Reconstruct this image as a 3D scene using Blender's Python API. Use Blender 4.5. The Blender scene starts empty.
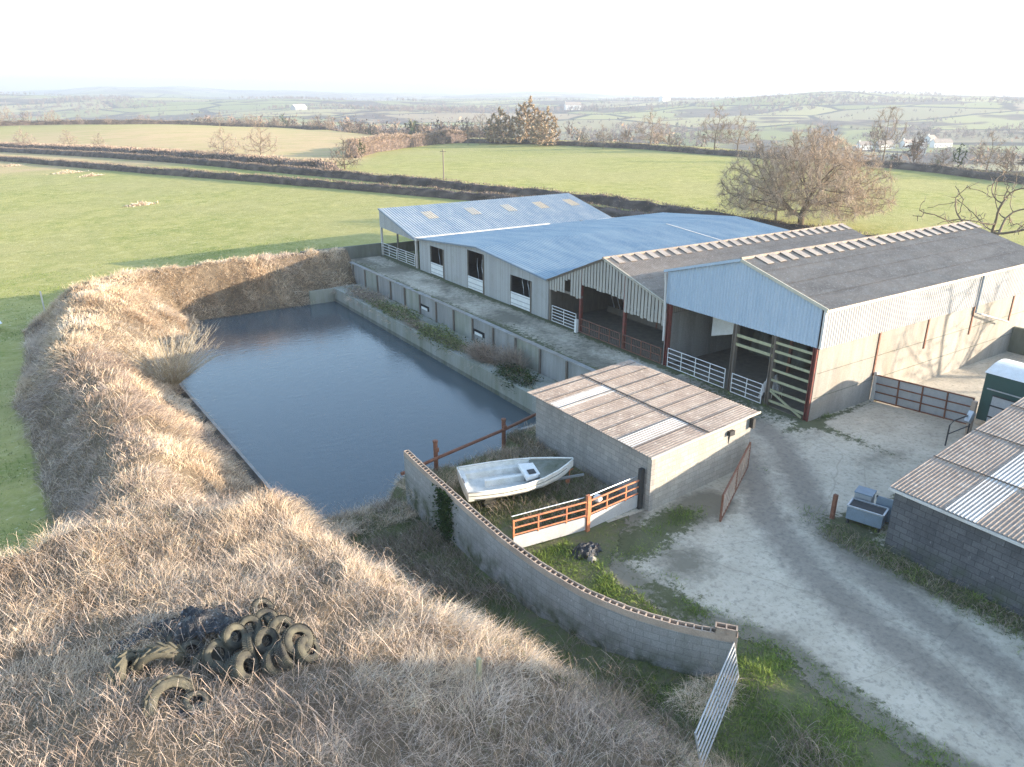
import bpy, math, random
import numpy as np
from mathutils import Vector
C = bpy.context.scene
COL = C.collection
R = math.radians
rng = np.random.default_rng(7)
random.seed(7)

# ------------------------------------------------------------------ camera, light, exposure
cam = bpy.data.cameras.new('camera'); camo = bpy.data.objects.new('camera', cam); COL.objects.link(camo)
cam.sensor_width = 36.0; cam.lens = 745.0/1024*36.0
cam.clip_start = 0.3; cam.clip_end = 20000
EYE = 15.0; YAW = 33.4; PITCH = 20.9
camo.location = (0, 0, EYE); camo.rotation_euler = (R(90-PITCH), 0, R(-YAW))
C.camera = camo
SUN_AZ = 41.0; SUN_EL = 11.8           # degrees south of +X, and above the horizon
w = bpy.data.worlds.new('World'); C.world = w; w.use_nodes = True
nt = w.node_tree; bg = nt.nodes['Background']
sky = nt.nodes.new('ShaderNodeTexSky'); sky.sky_type = 'NISHITA'; sky.sun_disc = False
sky.sun_elevation = R(SUN_EL); sky.sun_rotation = R(90+SUN_AZ)
sky.air_density = 1.0; sky.dust_density = 0.9; sky.ozone_density = 1.3; sky.altitude = 100
nt.links.new(sky.outputs[0], bg.inputs[0]); bg.inputs[1].default_value = 0.15
sl = bpy.data.lights.new('sun', 'SUN'); so = bpy.data.objects.new('sun', sl); COL.objects.link(so)
sl.energy = 4.3; sl.angle = R(0.5); sl.color = (1.0, 0.84, 0.66)
sv = Vector((math.cos(R(SUN_EL))*math.cos(R(SUN_AZ)), -math.cos(R(SUN_EL))*math.sin(R(SUN_AZ)), math.sin(R(SUN_EL))))
so.rotation_euler = sv.to_track_quat('Z', 'Y').to_euler(); so.location = (80, -50, 60)
vs = C.view_settings; vs.view_transform = 'Standard'; vs.look = 'None'; vs.gamma = 1; vs.use_curve_mapping = False
vs.exposure = 2.28
cy = C.cycles
cy.use_adaptive_sampling = True; cy.adaptive_threshold = 0.008; C.render.filter_size = 1.1
cy.use_denoising = True; cy.denoiser = 'OPENIMAGEDENOISE'; cy.denoising_input_passes = 'RGB_ALBEDO_NORMAL'; cy.denoising_prefilter = 'NONE'; cy.denoising_quality = 'HIGH'
cy.max_bounces = 5; cy.diffuse_bounces = 3; cy.glossy_bounces = 3; cy.transmission_bounces = 3; cy.volume_bounces = 1
cy.sample_clamp_indirect = 6
cy.time_limit = 800
HAZE = 0.00040

# ------------------------------------------------------------------ helpers
ORG = {}
def lin(c):
    return tuple(c)
class MB:
    """collects faces; build() links them as ONE mesh object"""
    def __init__(s): s.v = []; s.f = []; s.m = []; s.n = 0
    def add(s, verts, faces, mi=0):
        b = s.n; s.v.extend([tuple(map(float, p)) for p in verts]); s.n = len(s.v)
        for f in faces: s.f.append(tuple(i+b for i in f)); s.m.append(mi)
        return s
    def box(s, x0, x1, y0, y1, z0, z1, mi=0):
        v = [(x0,y0,z0),(x1,y0,z0),(x1,y1,z0),(x0,y1,z0),(x0,y0,z1),(x1,y0,z1),(x1,y1,z1),(x0,y1,z1)]
        return s.add(v, [(3,2,1,0),(4,5,6,7),(0,1,5,4),(1,2,6,5),(2,3,7,6),(3,0,4,7)], mi)
    def beam(s, p, q, w=.05, h=None, mi=0, up=(0,0,1)):
        p = Vector(p); q = Vector(q); h = w if h is None else h
        d = (q-p).normalized(); u = Vector(up)
        if abs(d.dot(u)) > .98: u = Vector((1,0,0))
        a = d.cross(u).normalized(); b = a.cross(d).normalized()
        a *= w/2; b *= h/2
        v = [p-a-b, p+a-b, p+a+b, p-a+b, q-a-b, q+a-b, q+a+b, q-a+b]
        return s.add(v, [(0,1,2,3),(7,6,5,4),(0,4,5,1),(1,5,6,2),(2,6,7,3),(3,7,4,0)], mi)
    def tube(s, pts, r=.02, n=6, mi=0):
        pts = [Vector(p) for p in pts]; rs = r if isinstance(r, (list, tuple)) else [r]*len(pts)
        rings = []
        for i, p in enumerate(pts):
            d = (pts[min(i+1, len(pts)-1)]-pts[max(i-1, 0)]).normalized()
            u = Vector((0,0,1)) if abs(d.z) < .95 else Vector((1,0,0))
            a = d.cross(u).normalized(); b = a.cross(d)
            rings.append([p+(a*math.cos(t)+b*math.sin(t))*rs[i] for t in [2*math.pi*k/n for k in range(n)]])
        v = [q for g in rings for q in g]; f = []
        for i in range(len(pts)-1):
            for k in range(n):
                f.append((i*n+k, i*n+(k+1)%n, (i+1)*n+(k+1)%n, (i+1)*n+k))
        f.append(tuple(range(n))[::-1]); f.append(tuple((len(pts)-1)*n+k for k in range(n)))
        return s.add(v, f, mi)
    def quad(s, a, b, c, d, mi=0): return s.add([a,b,c,d], [(0,1,2,3)], mi)
    def prism(s, poly, d, mi=0):
        """closed polygon (list of 3d points) extruded along vector d"""
        n = len(poly); d = Vector(d)
        v = [Vector(p) for p in poly] + [Vector(p)+d for p in poly]
        f = [tuple(range(n))[::-1], tuple(range(n, 2*n))]
        for i in range(n): f.append((i, (i+1)%n, n+(i+1)%n, n+i))
        return s.add(v, f, mi)
    def corr(s, O, U, V, N, lu, lv, pitch=.15, amp=.02, rows=1, mi=0, lap=.02, prof='sin', top=None):
        """corrugated sheet: waves across U, running along V; top(u)->v start lets the upper edge follow a gable"""
        O = Vector(O); U = Vector(U).normalized(); V = Vector(V).normalized(); N = Vector(N).normalized()
        k = max(1, int(round(lu/pitch))); per = 4
        if prof == 'sin': hs = [0, 1, 0, -1]
        else: hs = [-1, -1, 1, 1]
        for r in range(rows):
            v0 = lv*r/rows; v1 = lv*(r+1)/rows + (.12 if r < rows-1 else 0)
            vv = []
            for i in range(k*per+1):
                u = lu*i/(k*per); h = hs[i % per]*amp
                a0 = v0 if top is None else max(v0, top(u))
                vv.append(O+U*u+V*a0+N*(h)); vv.append(O+U*u+V*v1+N*(h+lap))
            ff = [(2*i, 2*i+1, 2*i+3, 2*i+2) for i in range(k*per)]
            s.add(vv, ff, mi)
        return s
    def build(s, name, mats, parent=None, smooth=False, label=None, kind=None):
        me = bpy.data.meshes.new(name)
        o = Vector(ORG.get(parent.name, (0,0,0))) if parent else Vector((0,0,0))
        V = s.v if o.length == 0 else [(p[0]-o.x, p[1]-o.y, p[2]-o.z) for p in s.v]
        me.from_pydata(V, [], s.f)
        mats = mats if isinstance(mats, (list, tuple)) else [mats]
        for m in mats: me.materials.append(m)
        if len(mats) > 1: me.polygons.foreach_set('material_index', s.m)
        if smooth: me.polygons.foreach_set('use_smooth', [True]*len(me.polygons))
        me.update()
        ob = bpy.data.objects.new(name, me); COL.objects.link(ob)
        if parent: ob.parent = parent; ORG[ob.name] = tuple(o)
        if label: ob['label'] = label
        if kind: ob['kind'] = kind
        return ob
def tag(o, label=None, cat=None, group=None, kind=None):
    if label: o['label'] = label
    if cat: o['category'] = cat
    if group: o['group'] = group
    if kind: o['kind'] = kind
    return o
def thing(name, label, cat, loc=(0,0,0), group=None):
    o = bpy.data.objects.new(name, None); COL.objects.link(o); o.location = loc; o.empty_display_size = .2
    ORG[o.name] = tuple(loc)
    return tag(o, label, cat, group)
def copy_tree(o, parent=None):
    c = o.copy(); COL.objects.link(c); c.parent = parent
    for ch in list(o.children): copy_tree(ch, c)
    return c
def np_mesh(name, V, F, mat, attrs=None, parent=None, smooth=False, uv=None):
    """V (n,3); F (m,k) or list of such arrays (different k)"""
    if not isinstance(F, list): F = [F]
    me = bpy.data.meshes.new(name)
    me.vertices.add(len(V)); me.vertices.foreach_set('co', np.asarray(V, np.float32).ravel())
    loops = np.concatenate([f.ravel() for f in F]).astype(np.int32)
    cnt = np.concatenate([np.full(len(f), f.shape[1]) for f in F]).astype(np.int32)
    st = np.concatenate([[0], np.cumsum(cnt)[:-1]]).astype(np.int32)
    me.loops.add(len(loops)); me.loops.foreach_set('vertex_index', loops)
    me.polygons.add(len(cnt)); me.polygons.foreach_set('loop_start', st)
    if smooth: me.polygons.foreach_set('use_smooth', np.ones(len(cnt), bool))
    me.update(calc_edges=True); me.validate()
    for k, a in (attrs or {}).items():
        at = me.attributes.new(k, 'FLOAT', 'POINT'); at.data.foreach_set('value', np.asarray(a, np.float32))
    if mat: me.materials.append(mat)
    ob = bpy.data.objects.new(name, me); COL.objects.link(ob)
    if parent: ob.parent = parent
    return ob
def ss(a, b, x):
    t = np.clip((np.asarray(x, float)-a)/(b-a), 0, 1); return t*t*(3-2*t)
def vnoise(x, y, seed=0):
    """smooth value noise, about -1..1"""
    x = np.asarray(x, float); y = np.asarray(y, float)
    xi = np.floor(x).astype(np.int64); yi = np.floor(y).astype(np.int64); fx = x-xi; fy = y-yi
    fx = fx*fx*(3-2*fx); fy = fy*fy*(3-2*fy)
    def h(a, b):
        n = (a*374761393 + b*668265263 + seed*1442695041) & 0x7fffffff
        n = ((n ^ (n >> 13))*1274126177) & 0x7fffffff
        return ((n ^ (n >> 16)) & 0xffff)/32768.0-1
    return (h(xi,yi)*(1-fx)+h(xi+1,yi)*fx)*(1-fy)+(h(xi,yi+1)*(1-fx)+h(xi+1,yi+1)*fx)*fy
def fbm(x, y, seed=0, o=3):
    return sum(vnoise(x*2**i, y*2**i, seed+i)*.5**i for i in range(o))

# ------------------------------------------------------------------ materials
class NT:
    def __init__(s, name):
        s.m = bpy.data.materials.new(name); s.m.use_nodes = True; s.t = s.m.node_tree; s.t.nodes.clear()
        s.out = s.n('ShaderNodeOutputMaterial'); s.b = s.n('ShaderNodeBsdfPrincipled')
        s.l(s.b.outputs[0], s.out.inputs[0])
    def n(s, ty, **kw):
        x = s.t.nodes.new(ty)
        for k, v in kw.items(): setattr(x, k, v)
        return x
    def l(s, a, b): s.t.links.new(a, b)
    def pos(s, obj=False):
        if obj: return s.n('ShaderNodeTexCoord').outputs['Object']
        return s.n('ShaderNodeNewGeometry').outputs['Position']
    def scale(s, v, sc):
        x = s.n('ShaderNodeMapping'); s.l(v, x.inputs[0]); x.inputs['Scale'].default_value = sc; return x.outputs[0]
    def noise(s, v, sc, det=4, rough=.6):
        x = s.n('ShaderNodeTexNoise'); s.l(v, x.inputs['Vector']); x.inputs['Scale'].default_value = sc
        x.inputs['Detail'].default_value = det; x.inputs['Roughness'].default_value = rough; return x.outputs['Fac']
    def ramp(s, f, stops, interp='LINEAR'):
        x = s.n('ShaderNodeValToRGB'); s.l(f, x.inputs[0]); e = x.color_ramp.elements
        x.color_ramp.interpolation = interp
        while len(e) < len(stops): e.new(.5)
        for i, (p, c) in enumerate(stops):
            e[i].position = p
            e[i].color = (c, c, c, 1) if isinstance(c, (int, float)) else (*c, 1)
        return x.outputs[0]
    def mix(s, f, a, b, mode='MIX'):
        x = s.n('ShaderNodeMix', data_type='RGBA', blend_type=mode)
        for sock, v in ((x.inputs[0], f), (x.inputs[6], a), (x.inputs[7], b)):
            if isinstance(v, (int, float)): sock.default_value = v
            elif isinstance(v, tuple): sock.default_value = (*v, 1)
            else: s.l(v, sock)
        return x.outputs[2]
    def math(s, op, a, b=0.0, clamp=False):
        x = s.n('ShaderNodeMath', operation=op, use_clamp=clamp)
        for i, v in enumerate((a, b)):
            if isinstance(v, (int, float)): x.inputs[i].default_value = v
            else: s.l(v, x.inputs[i])
        return x.outputs[0]
    def attr(s, name): return s.n('ShaderNodeAttribute', attribute_name=name).outputs['Fac']
    def color(s, c):
        if isinstance(c, tuple): s.b.inputs['Base Color'].default_value = (*c, 1)
        else: s.l(c, s.b.inputs['Base Color'])
    def rough(s, v, spec=.35, metal=0):
        s.b.inputs['Roughness'].default_value = v; s.b.inputs['Specular IOR Level'].default_value = spec; s.b.inputs['Metallic'].default_value = metal
    def bump(s, h, strength=.4, dist=.02):
        x = s.n('ShaderNodeBump'); x.inputs['Strength'].default_value = strength; x.inputs['Distance'].default_value = dist
        s.l(h, x.inputs['Height']); s.l(x.outputs[0], s.b.inputs['Normal'])
    def wallcoords(s):
        """(run, height) on any upright wall"""
        g = s.n('ShaderNodeNewGeometry'); p = s.n('ShaderNodeSeparateXYZ'); s.l(g.outputs['Position'], p.inputs[0])
        q = s.n('ShaderNodeSeparateXYZ'); s.l(g.outputs['True Normal'], q.inputs[0])
        f = s.math('GREATER_THAN', s.math('ABSOLUTE', q.outputs[0]), .6)
        mx = s.n('ShaderNodeMix', data_type='FLOAT'); s.l(f, mx.inputs[0]); s.l(p.outputs[0], mx.inputs[2]); s.l(p.outputs[1], mx.inputs[3])
        c = s.n('ShaderNodeCombineXYZ'); s.l(mx.outputs[0], c.inputs[0]); s.l(p.outputs[2], c.inputs[1]); return c.outputs[0]

def m_plain(name, c, c2=None, sc=3, rough=.7, metal=0, streak=False, bump=.15, lo=.35, hi=.7, fine=True):
    t = NT(name); p = t.pos()
    c2 = c2 or tuple(x*.65 for x in c)
    n = t.noise(t.scale(p, (1,1,.18)) if streak else p, sc, 6, .65)
    col = t.mix(t.ramp(n, [(lo, 0.0), (hi, 1.0)]), c, c2)
    if fine:
        n2 = t.noise(p, sc*14, 3); col = t.mix(.35, col, t.ramp(n2, [(.3, tuple(x*.6 for x in c)), (.7, tuple(min(1, x*1.25) for x in c))]))
        if bump: t.bump(n2, bump, .01)
    t.color(col); t.rough(rough, .3, metal); return t.m
def m_block(name, c, c2, mortar, stain, bw=.45, bh=.225, uv=False, moss=None):
    t = NT(name)
    v = t.n('ShaderNodeUVMap').outputs[0] if uv else t.wallcoords()
    b = t.n('ShaderNodeTexBrick'); t.l(v, b.inputs['Vector']); b.inputs['Scale'].default_value = 1
    b.inputs['Brick Width'].default_value = bw; b.inputs['Row Height'].default_value = bh
    b.inputs['Mortar Size'].default_value = .012; b.inputs['Mortar Smooth'].default_value = .3; b.inputs['Bias'].default_value = 0
    b.inputs['Color1'].default_value = (*c, 1); b.inputs['Color2'].default_value = (*c2, 1); b.inputs['Mortar'].default_value = (*mortar, 1)
    p = t.pos(); n = t.noise(t.scale(p, (1,1,.35)), 1.1, 7, .7)
    col = t.mix(t.ramp(n, [(.45, 0.0), (.72, .6)]), b.outputs[0], stain)
    n3 = t.noise(p, 30, 3); col = t.mix(.4, col, t.mix(1.0, col, t.ramp(n3, [(.3, .45), (.7, 1.35)]), 'MULTIPLY'))
    n4 = t.noise(t.scale(p, (1,1,.5)), 6, 3); col = t.mix(t.ramp(n4, [(.66, 0.0), (.74, .6)]), col, tuple(min(1, x*1.7) for x in c))
    if moss:
        sp = t.n('ShaderNodeSeparateXYZ'); t.l(p, sp.inputs[0])
        f = t.math('MULTIPLY', t.ramp(t.noise(p, 1.7, 5), [(.4, 0.0), (.65, 1.0)]), t.ramp(sp.outputs[2], [(0.0, 1.0), (.9, 0.0)]))
        col = t.mix(f, col, moss)
    t.color(col); t.rough(.9, .15)
    h = t.math('ADD', t.math('MULTIPLY', b.outputs['Fac'], -1.0), t.math('MULTIPLY', n3, .6)); t.bump(h, .45, .012)
    return t.m
def m_concrete(name, c, stain, warm=None, streak=True):
    t = NT(name); p = t.pos()
    n = t.noise(t.scale(p, (1,1,.15)) if streak else p, .9, 7, .7); col = t.mix(t.ramp(n, [(.4, 0.0), (.72, .9)]), c, stain)
    n2 = t.noise(p, .5, 4); col = t.mix(t.ramp(n2, [(.5, 0.0), (.7, .5)]), col, warm or c)
    n3 = t.noise(p, 25, 4); col = t.mix(.4, col, t.mix(1.0, col, t.ramp(n3, [(.3, .5), (.7, 1.3)]), 'MULTIPLY'))
    t.color(col); t.rough(.9, .15); t.bump(n3, .3, .01); return t.m
def m_sheet(name, c, c2, streakdir=(1,1,1), sc=.8, rough=.5, spec=.4, speck=None, metal=0):
    """roof or wall sheeting: weathered along its fall, with lichen specks"""
    t = NT(name); p = t.pos(); n = t.noise(t.scale(p, streakdir), sc, 6, .65)
    col = t.mix(t.ramp(n, [(.35, 0.0), (.68, 1.0)]), c, c2)
    if speck:
        n2 = t.noise(p, 7, 5, .75); col = t.mix(t.ramp(n2, [(.54, 0.0), (.62, .75)]), col, speck)
        n5 = t.noise(p, 1.3, 5); col = t.mix(t.ramp(n5, [(.5, 0.0), (.75, .5)]), col, speck)
    n3 = t.noise(p, 22, 3); col = t.mix(.3, col, t.mix(1.0, col, t.ramp(n3, [(.3, .5), (.7, 1.35)]), 'MULTIPLY'))
    t.color(col); t.rough(rough, spec, metal); t.bump(n3, .12, .01); return t.m
def m_boards(name, c, c2, pitch=.15, gap=(.03,.03,.03)):
    t = NT(name); v = t.wallcoords(); sp = t.n('ShaderNodeSeparateXYZ'); t.l(v, sp.inputs[0])
    u = t.math('DIVIDE', sp.outputs[0], pitch); fl = t.math('FLOOR', u); fr = t.math('FRACT', u)
    wn = t.n('ShaderNodeTexWhiteNoise', noise_dimensions='1D'); t.l(fl, wn.inputs['W'])
    p = t.pos(); n = t.noise(t.scale(p, (8,8,.5)), 1.5, 6, .7)
    col = t.mix(t.math('ADD', t.math('MULTIPLY', wn.outputs[0], .6), t.math('MULTIPLY', n, .4)), c, c2)
    col = t.mix(t.math('LESS_THAN', fr, .09), col, gap)
    n2 = t.noise(p, .9, 4); col = t.mix(t.ramp(n2, [(.55, 0.0), (.75, .3)]), col, (.2,.21,.15))
    t.color(col); t.rough(.85, .2); t.bump(t.math('GREATER_THAN', fr, .09), .6, .015); return t.m
def m_strand(name, stops, rough=.8, trans=0.0, patch=None):
    t = NT(name); a = t.attr('tint'); col = t.ramp(a, stops)
    if patch:
        n = t.noise(t.pos(), patch[1], 5, .6); col = t.mix(t.ramp(n, [(.45, 0.0), (.62, patch[2])]), col, patch[0])
    t.color(col); t.rough(rough, .1)
    return t.m
def m_rust(name, c, rust=(.17,.06,.03), amt=.5):
    t = NT(name); p = t.pos(); n = t.noise(p, 5, 6, .7); col = t.mix(t.ramp(n, [(amt-.1, 0.0), (amt+.15, 1.0)]), c, rust)
    t.color(col); t.rough(.7, .3); return t.m

M = {}
M['straw'] = m_strand('straw', [(0,(.28,.195,.125)),(.3,(.54,.40,.27)),(.6,(.73,.57,.40)),(.85,(.82,.69,.52)),(1,(.62,.52,.42))])
M['greystalk'] = m_strand('grey_stalks', [(0,(.18,.135,.105)),(.4,(.42,.325,.26)),(.75,(.57,.46,.37)),(1,(.70,.58,.47))])
M['weed'] = m_strand('weeds', [(0,(.05,.065,.025)),(.4,(.11,.135,.045)),(.75,(.18,.205,.07)),(1,(.34,.29,.15))])
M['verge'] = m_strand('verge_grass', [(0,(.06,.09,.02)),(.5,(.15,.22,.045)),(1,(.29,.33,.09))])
M['bramble'] = m_strand('bramble', [(0,(.14,.11,.09)),(.5,(.32,.25,.20)),(.8,(.18,.19,.09)),(1,(.46,.37,.29))])
M['twig'] = m_strand('twig', [(0,(.17,.13,.10)),(.5,(.32,.255,.20)),(1,(.45,.37,.295))])
M['oak_twig'] = m_strand('oak_twig', [(0,(.26,.195,.14)),(.5,(.43,.34,.255)),(1,(.54,.45,.35))])
M['twig_dark'] = m_strand('twig_dark', [(0,(.055,.045,.04)),(.5,(.11,.085,.075)),(1,(.18,.14,.12))])
M['hedge_twig'] = m_strand('hedge_twig', [(0,(.08,.065,.055)),(.5,(.21,.165,.13)),(.85,(.35,.275,.21)),(1,(.11,.12,.055))])
M['tan_leaf'] = m_strand('tan_leaf', [(0,(.26,.19,.12)),(.5,(.41,.31,.205)),(1,(.52,.41,.29))])
M['red_hedge'] = m_strand('red_hedge', [(0,(.20,.14,.105)),(.5,(.35,.265,.20)),(1,(.46,.36,.28))])
M['willow'] = m_strand('willow', [(0,(.30,.25,.18)),(.5,(.52,.46,.36)),(1,(.66,.62,.54))])
M['wood_far'] = m_strand('wood_far', [(0,(.08,.07,.065)),(.45,(.20,.15,.125)),(.8,(.30,.23,.175)),(1,(.05,.07,.035))])
M['bark'] = m_plain('bark', (.16,.12,.085), (.09,.08,.05), 4, .9, bump=.5)
M['ivy'] = m_strand('ivy', [(0,(.012,.025,.008)),(.5,(.03,.055,.015)),(1,(.07,.10,.03))])
M['block'] = m_block('grey_block', (.33,.31,.285), (.265,.25,.235), (.20,.19,.18), (.15,.145,.135))
M['block_warm'] = m_block('warm_block', (.38,.355,.315), (.32,.30,.265), (.26,.24,.21), (.23,.215,.19))
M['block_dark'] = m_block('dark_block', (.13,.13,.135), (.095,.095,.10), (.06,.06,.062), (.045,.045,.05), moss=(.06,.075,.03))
M['block_wall'] = m_block('wall_block', (.33,.32,.30), (.28,.27,.255), (.22,.215,.205), (.17,.17,.15), uv=True, moss=(.075,.085,.045))
M['coping'] = m_concrete('coping', (.42,.33,.26), (.25,.19,.15), streak=False)
M['conc'] = m_concrete('concrete', (.33,.325,.31), (.17,.165,.15), (.27,.26,.23))
M['conc_warm'] = m_concrete('warm_concrete', (.33,.31,.275), (.20,.185,.165), (.28,.245,.195))
M['conc_mossy'] = m_concrete('mossy_concrete', (.20,.205,.18), (.075,.085,.05), (.14,.15,.10))
M['conc_quay'] = m_concrete('quay_concrete', (.33,.33,.29), (.17,.18,.12), (.27,.27,.2))
M['fibre'] = m_sheet('fibre_cement', (.36,.29,.235), (.25,.20,.165), sc=1.0, rough=.95, spec=.1, speck=(.50,.44,.37))
M['fibre_dark'] = m_sheet('dark_fibre_cement', (.34,.28,.225), (.235,.195,.16), (.6,1.5,1), .7, .95, .08, speck=(.42,.37,.315))
M['light_sheet'] = m_sheet('translucent_sheet', (.62,.60,.56), (.45,.42,.38), sc=1.5, rough=.5, spec=.3)
M['vent'] = m_sheet('pale_ridge_sheet', (.35,.315,.28), (.25,.22,.195), sc=2, rough=.7, spec=.2)
M['blue_roof'] = m_sheet('blue_roof', (.165,.25,.32), (.30,.365,.40), (1.2,.3,1), .55, .55, .3, speck=(.33,.37,.39))
M['blue_roof_old'] = m_sheet('faded_blue_roof', (.29,.33,.36), (.165,.235,.30), (1.4,.35,1), .6, .6, .3, speck=(.40,.41,.41))
M['tan_light'] = m_sheet('tan_rooflight', (.52,.44,.33), (.44,.36,.26), sc=2, rough=.6, spec=.2)
M['flash'] = m_plain('pale_flashing', (.60,.57,.53), (.42,.38,.34), 1.5, .6, bump=0)
M['clad_blue'] = m_sheet('pale_blue_cladding', (.40,.48,.56), (.34,.43,.52), (1.2,1.2,.25), 1.4, .45, .35)
M['clad_grey'] = m_sheet('pale_grey_cladding', (.40,.405,.41), (.33,.33,.33), (1,1,.3), 1.0, .5, .35)
M['boards'] = m_boards('weathered_boards', (.42,.415,.40), (.31,.305,.29), .16, (.12,.115,.105))
M['boards_gap'] = m_boards('spaced_boards', (.38,.35,.31), (.26,.24,.215), .16)
M['boards_plain'] = m_plain('grey_boards', (.42,.39,.34), (.27,.25,.225), 3, .9, streak=True)
M['timber'] = m_plain('old_timber', (.19,.16,.13), (.11,.10,.08), 5, .9, streak=True)
M['timber_green'] = m_plain('algae_timber', (.36,.36,.22), (.24,.23,.17), 5, .9, streak=True)
M['redoxide'] = m_rust('red_oxide', (.20,.055,.045), (.11,.05,.035))
M['rust'] = m_rust('rusty_steel', (.20,.095,.06), (.13,.05,.03))
M['orange'] = m_rust('orange_paint', (.50,.19,.09), (.30,.11,.06), .5)
M['galv'] = m_plain('galvanised', (.48,.50,.52), (.36,.38,.40), 6, .45, .55, bump=0)
M['white'] = m_plain('white_paint', (.72,.72,.70), (.55,.54,.50), 3, .5, bump=0)
M['cream'] = m_plain('cream_trim', (.50,.47,.38), (.38,.36,.29), 4, .7, bump=0)
M['green'] = m_plain('green_paint', (.035,.085,.075), (.028,.065,.06), 2, .45, bump=0)
M['tank_blue'] = m_plain('blue_grey_tank', (.20,.255,.31), (.15,.18,.21), 3, .5, bump=.1)
M['dark'] = m_plain('dark_metal', (.05,.05,.05), (.03,.03,.03), 4, .7, bump=0)
M['rubber'] = m_plain('mossy_rubber', (.032,.032,.031), (.145,.135,.095), 3.2, .9, bump=.4, lo=.35, hi=.62)
M['rubber_dark'] = m_plain('dark_rubber', (.018,.018,.018), (.03,.03,.028), 3, .9)
M['rubber_moss'] = m_plain('lichen_rubber', (.115,.108,.078), (.042,.04,.035), 3.5, .95, bump=.4)
M['hull'] = m_plain('weathered_gelcoat', (.74,.73,.69), (.50,.48,.42), 2.2, .55, bump=.05)
M['hull_in'] = m_plain('boat_inside', (.64,.64,.61), (.36,.36,.31), 2.5, .6, bump=.1)
M['strawbed'] = m_plain('barn_floor', (.20,.175,.14), (.11,.095,.075), 2.5, 1, bump=.5)
M['black'] = m_plain('black_inside', (.02,.02,.02), (.012,.012,.012), 2, 1, bump=0)
def m_plastic():
    t = NT('black_plastic'); p = t.pos(); n = t.noise(p, 9, 5, .7); t.color(t.mix(t.ramp(n, [(.58, 0.0), (.66, .8)]), (.012,.013,.016), (.25,.27,.30)))
    t.rough(.3, .5); t.bump(t.noise(p, 14, 5, .7), .8, .05); return t.m
M['plastic'] = m_plastic()
def m_water():
    t = NT('pond_water'); p = t.pos()
    t.color((.068,.088,.098)); t.rough(.06, .6); t.b.inputs['IOR'].default_value = 1.42
    n1 = t.noise(t.scale(p, (1,1,1)), 8.0, 3, .6); n2 = t.noise(t.scale(p, (.8,1.4,1)), 2.2, 3, .5)
    t.bump(t.math('ADD', t.math('MULTIPLY', n1, .5), n2), .32, .035); return t.m
M['water'] = m_water()
def m_ground():
    t = NT('ground'); p = t.pos(); gr = t.attr('grass'); st = t.attr('straw'); mu = t.attr('mud'); fa = t.attr('far')
    n0 = t.noise(p, .035, 5, .6); n1 = t.noise(p, .35, 6, .7); n2 = t.noise(p, 3.0, 6, .75)
    g = t.mix(t.ramp(n1, [(.35, 0.0), (.65, 1.0)]), (.215,.245,.062), (.39,.36,.125))
    g = t.mix(t.ramp(n2, [(.46, 0.0), (.70, .7)]), g, (.44,.38,.19))
    g = t.mix(t.ramp(n0, [(.42, 0.0), (.60, .55)]), g, (.36,.325,.145))
    g = t.mix(t.ramp(t.noise(p, 2.6, 4, .75), [(.62, 0.0), (.68, .8)]), g, (.58,.53,.36))
    g = t.mix(t.ramp(t.noise(p, 1.3, 6, .8), [(.28, .5), (.45, 0.0)]), g, (.13,.165,.045))
    g = t.mix(t.ramp(t.noise(p, .85, 5, .75), [(.52, 0.0), (.66, .55)]), g, (.47,.43,.20))
    # rough tawny pasture
    ta = t.attr('tawny'); nt_ = t.noise(t.scale(p, (.6,1.6,1)), .08, 5, .7)
    g = t.mix(t.math('MULTIPLY', ta, t.ramp(nt_, [(.36, 0.3), (.54, 1.0)])), g, t.mix(n1, (.58,.44,.26), (.40,.29,.15)))
    soil = t.mix(t.ramp(n2, [(.3, 0.0), (.7, 1.0)]), (.085,.066,.046), (.22,.17,.115))
    mud = t.mix(t.ramp(n2, [(.35, 0.0), (.65, 1.0)]), (.14,.125,.085), (.11,.135,.05))
    # far country: small fields, hedges, woods
    v = t.n('ShaderNodeTexVoronoi'); t.l(t.scale(p, (.0042,.0058,0)), v.inputs['Vector']); v.inputs['Scale'].default_value = 1; v.inputs['Randomness'].default_value = .85
    sepc = t.n('ShaderNodeSeparateColor'); t.l(v.outputs['Color'], sepc.inputs[0])
    fc = t.ramp(sepc.outputs[0], [(0,(.20,.215,.085)),(.3,(.27,.275,.115)),(.5,(.36,.33,.15)),(.68,(.33,.255,.17)),(.85,(.22,.235,.10)),(1,(.40,.35,.18))])
    ve = t.n('ShaderNodeTexVoronoi', feature='DISTANCE_TO_EDGE'); t.l(t.scale(p, (.0042,.0058,0)), ve.inputs['Vector']); ve.inputs['Scale'].default_value = 1; ve.inputs['Randomness'].default_value = .85
    ed = t.math('ADD', ve.outputs['Distance'], t.math('MULTIPLY', t.math('SUBTRACT', t.noise(p, .02, 3), .5), .06))
    fc = t.mix(t.ramp(ed, [(.018, 1.0), (.035, 0.0)]), fc, (.05,.05,.04))
    wd = t.noise(p, .0036, 4, .6); fc = t.mix(t.ramp(wd, [(.53, 0.0), (.56, .9)]), fc, t.mix(t.ramp(t.noise(p, .06, 4), [(.4, 0.0), (.6, 1.0)]), (.06,.05,.045), (.13,.10,.085)))
    jit = t.math('MULTIPLY', t.math('SUBTRACT', n2, .5), .5)
    def soft(a): return t.ramp(t.math('ADD', a, jit), [(.4, 0.0), (.6, 1.0)])
    col = t.mix(soft(st), g, soil); col = t.mix(soft(mu), col, mud); col = t.mix(fa, col, fc)
    t.color(col); t.rough(1, .05); t.bump(t.math('ADD', n2, t.math('MULTIPLY', t.noise(p, 14, 3), .4)), .7, .12); return t.m
M['ground'] = m_ground()
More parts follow.
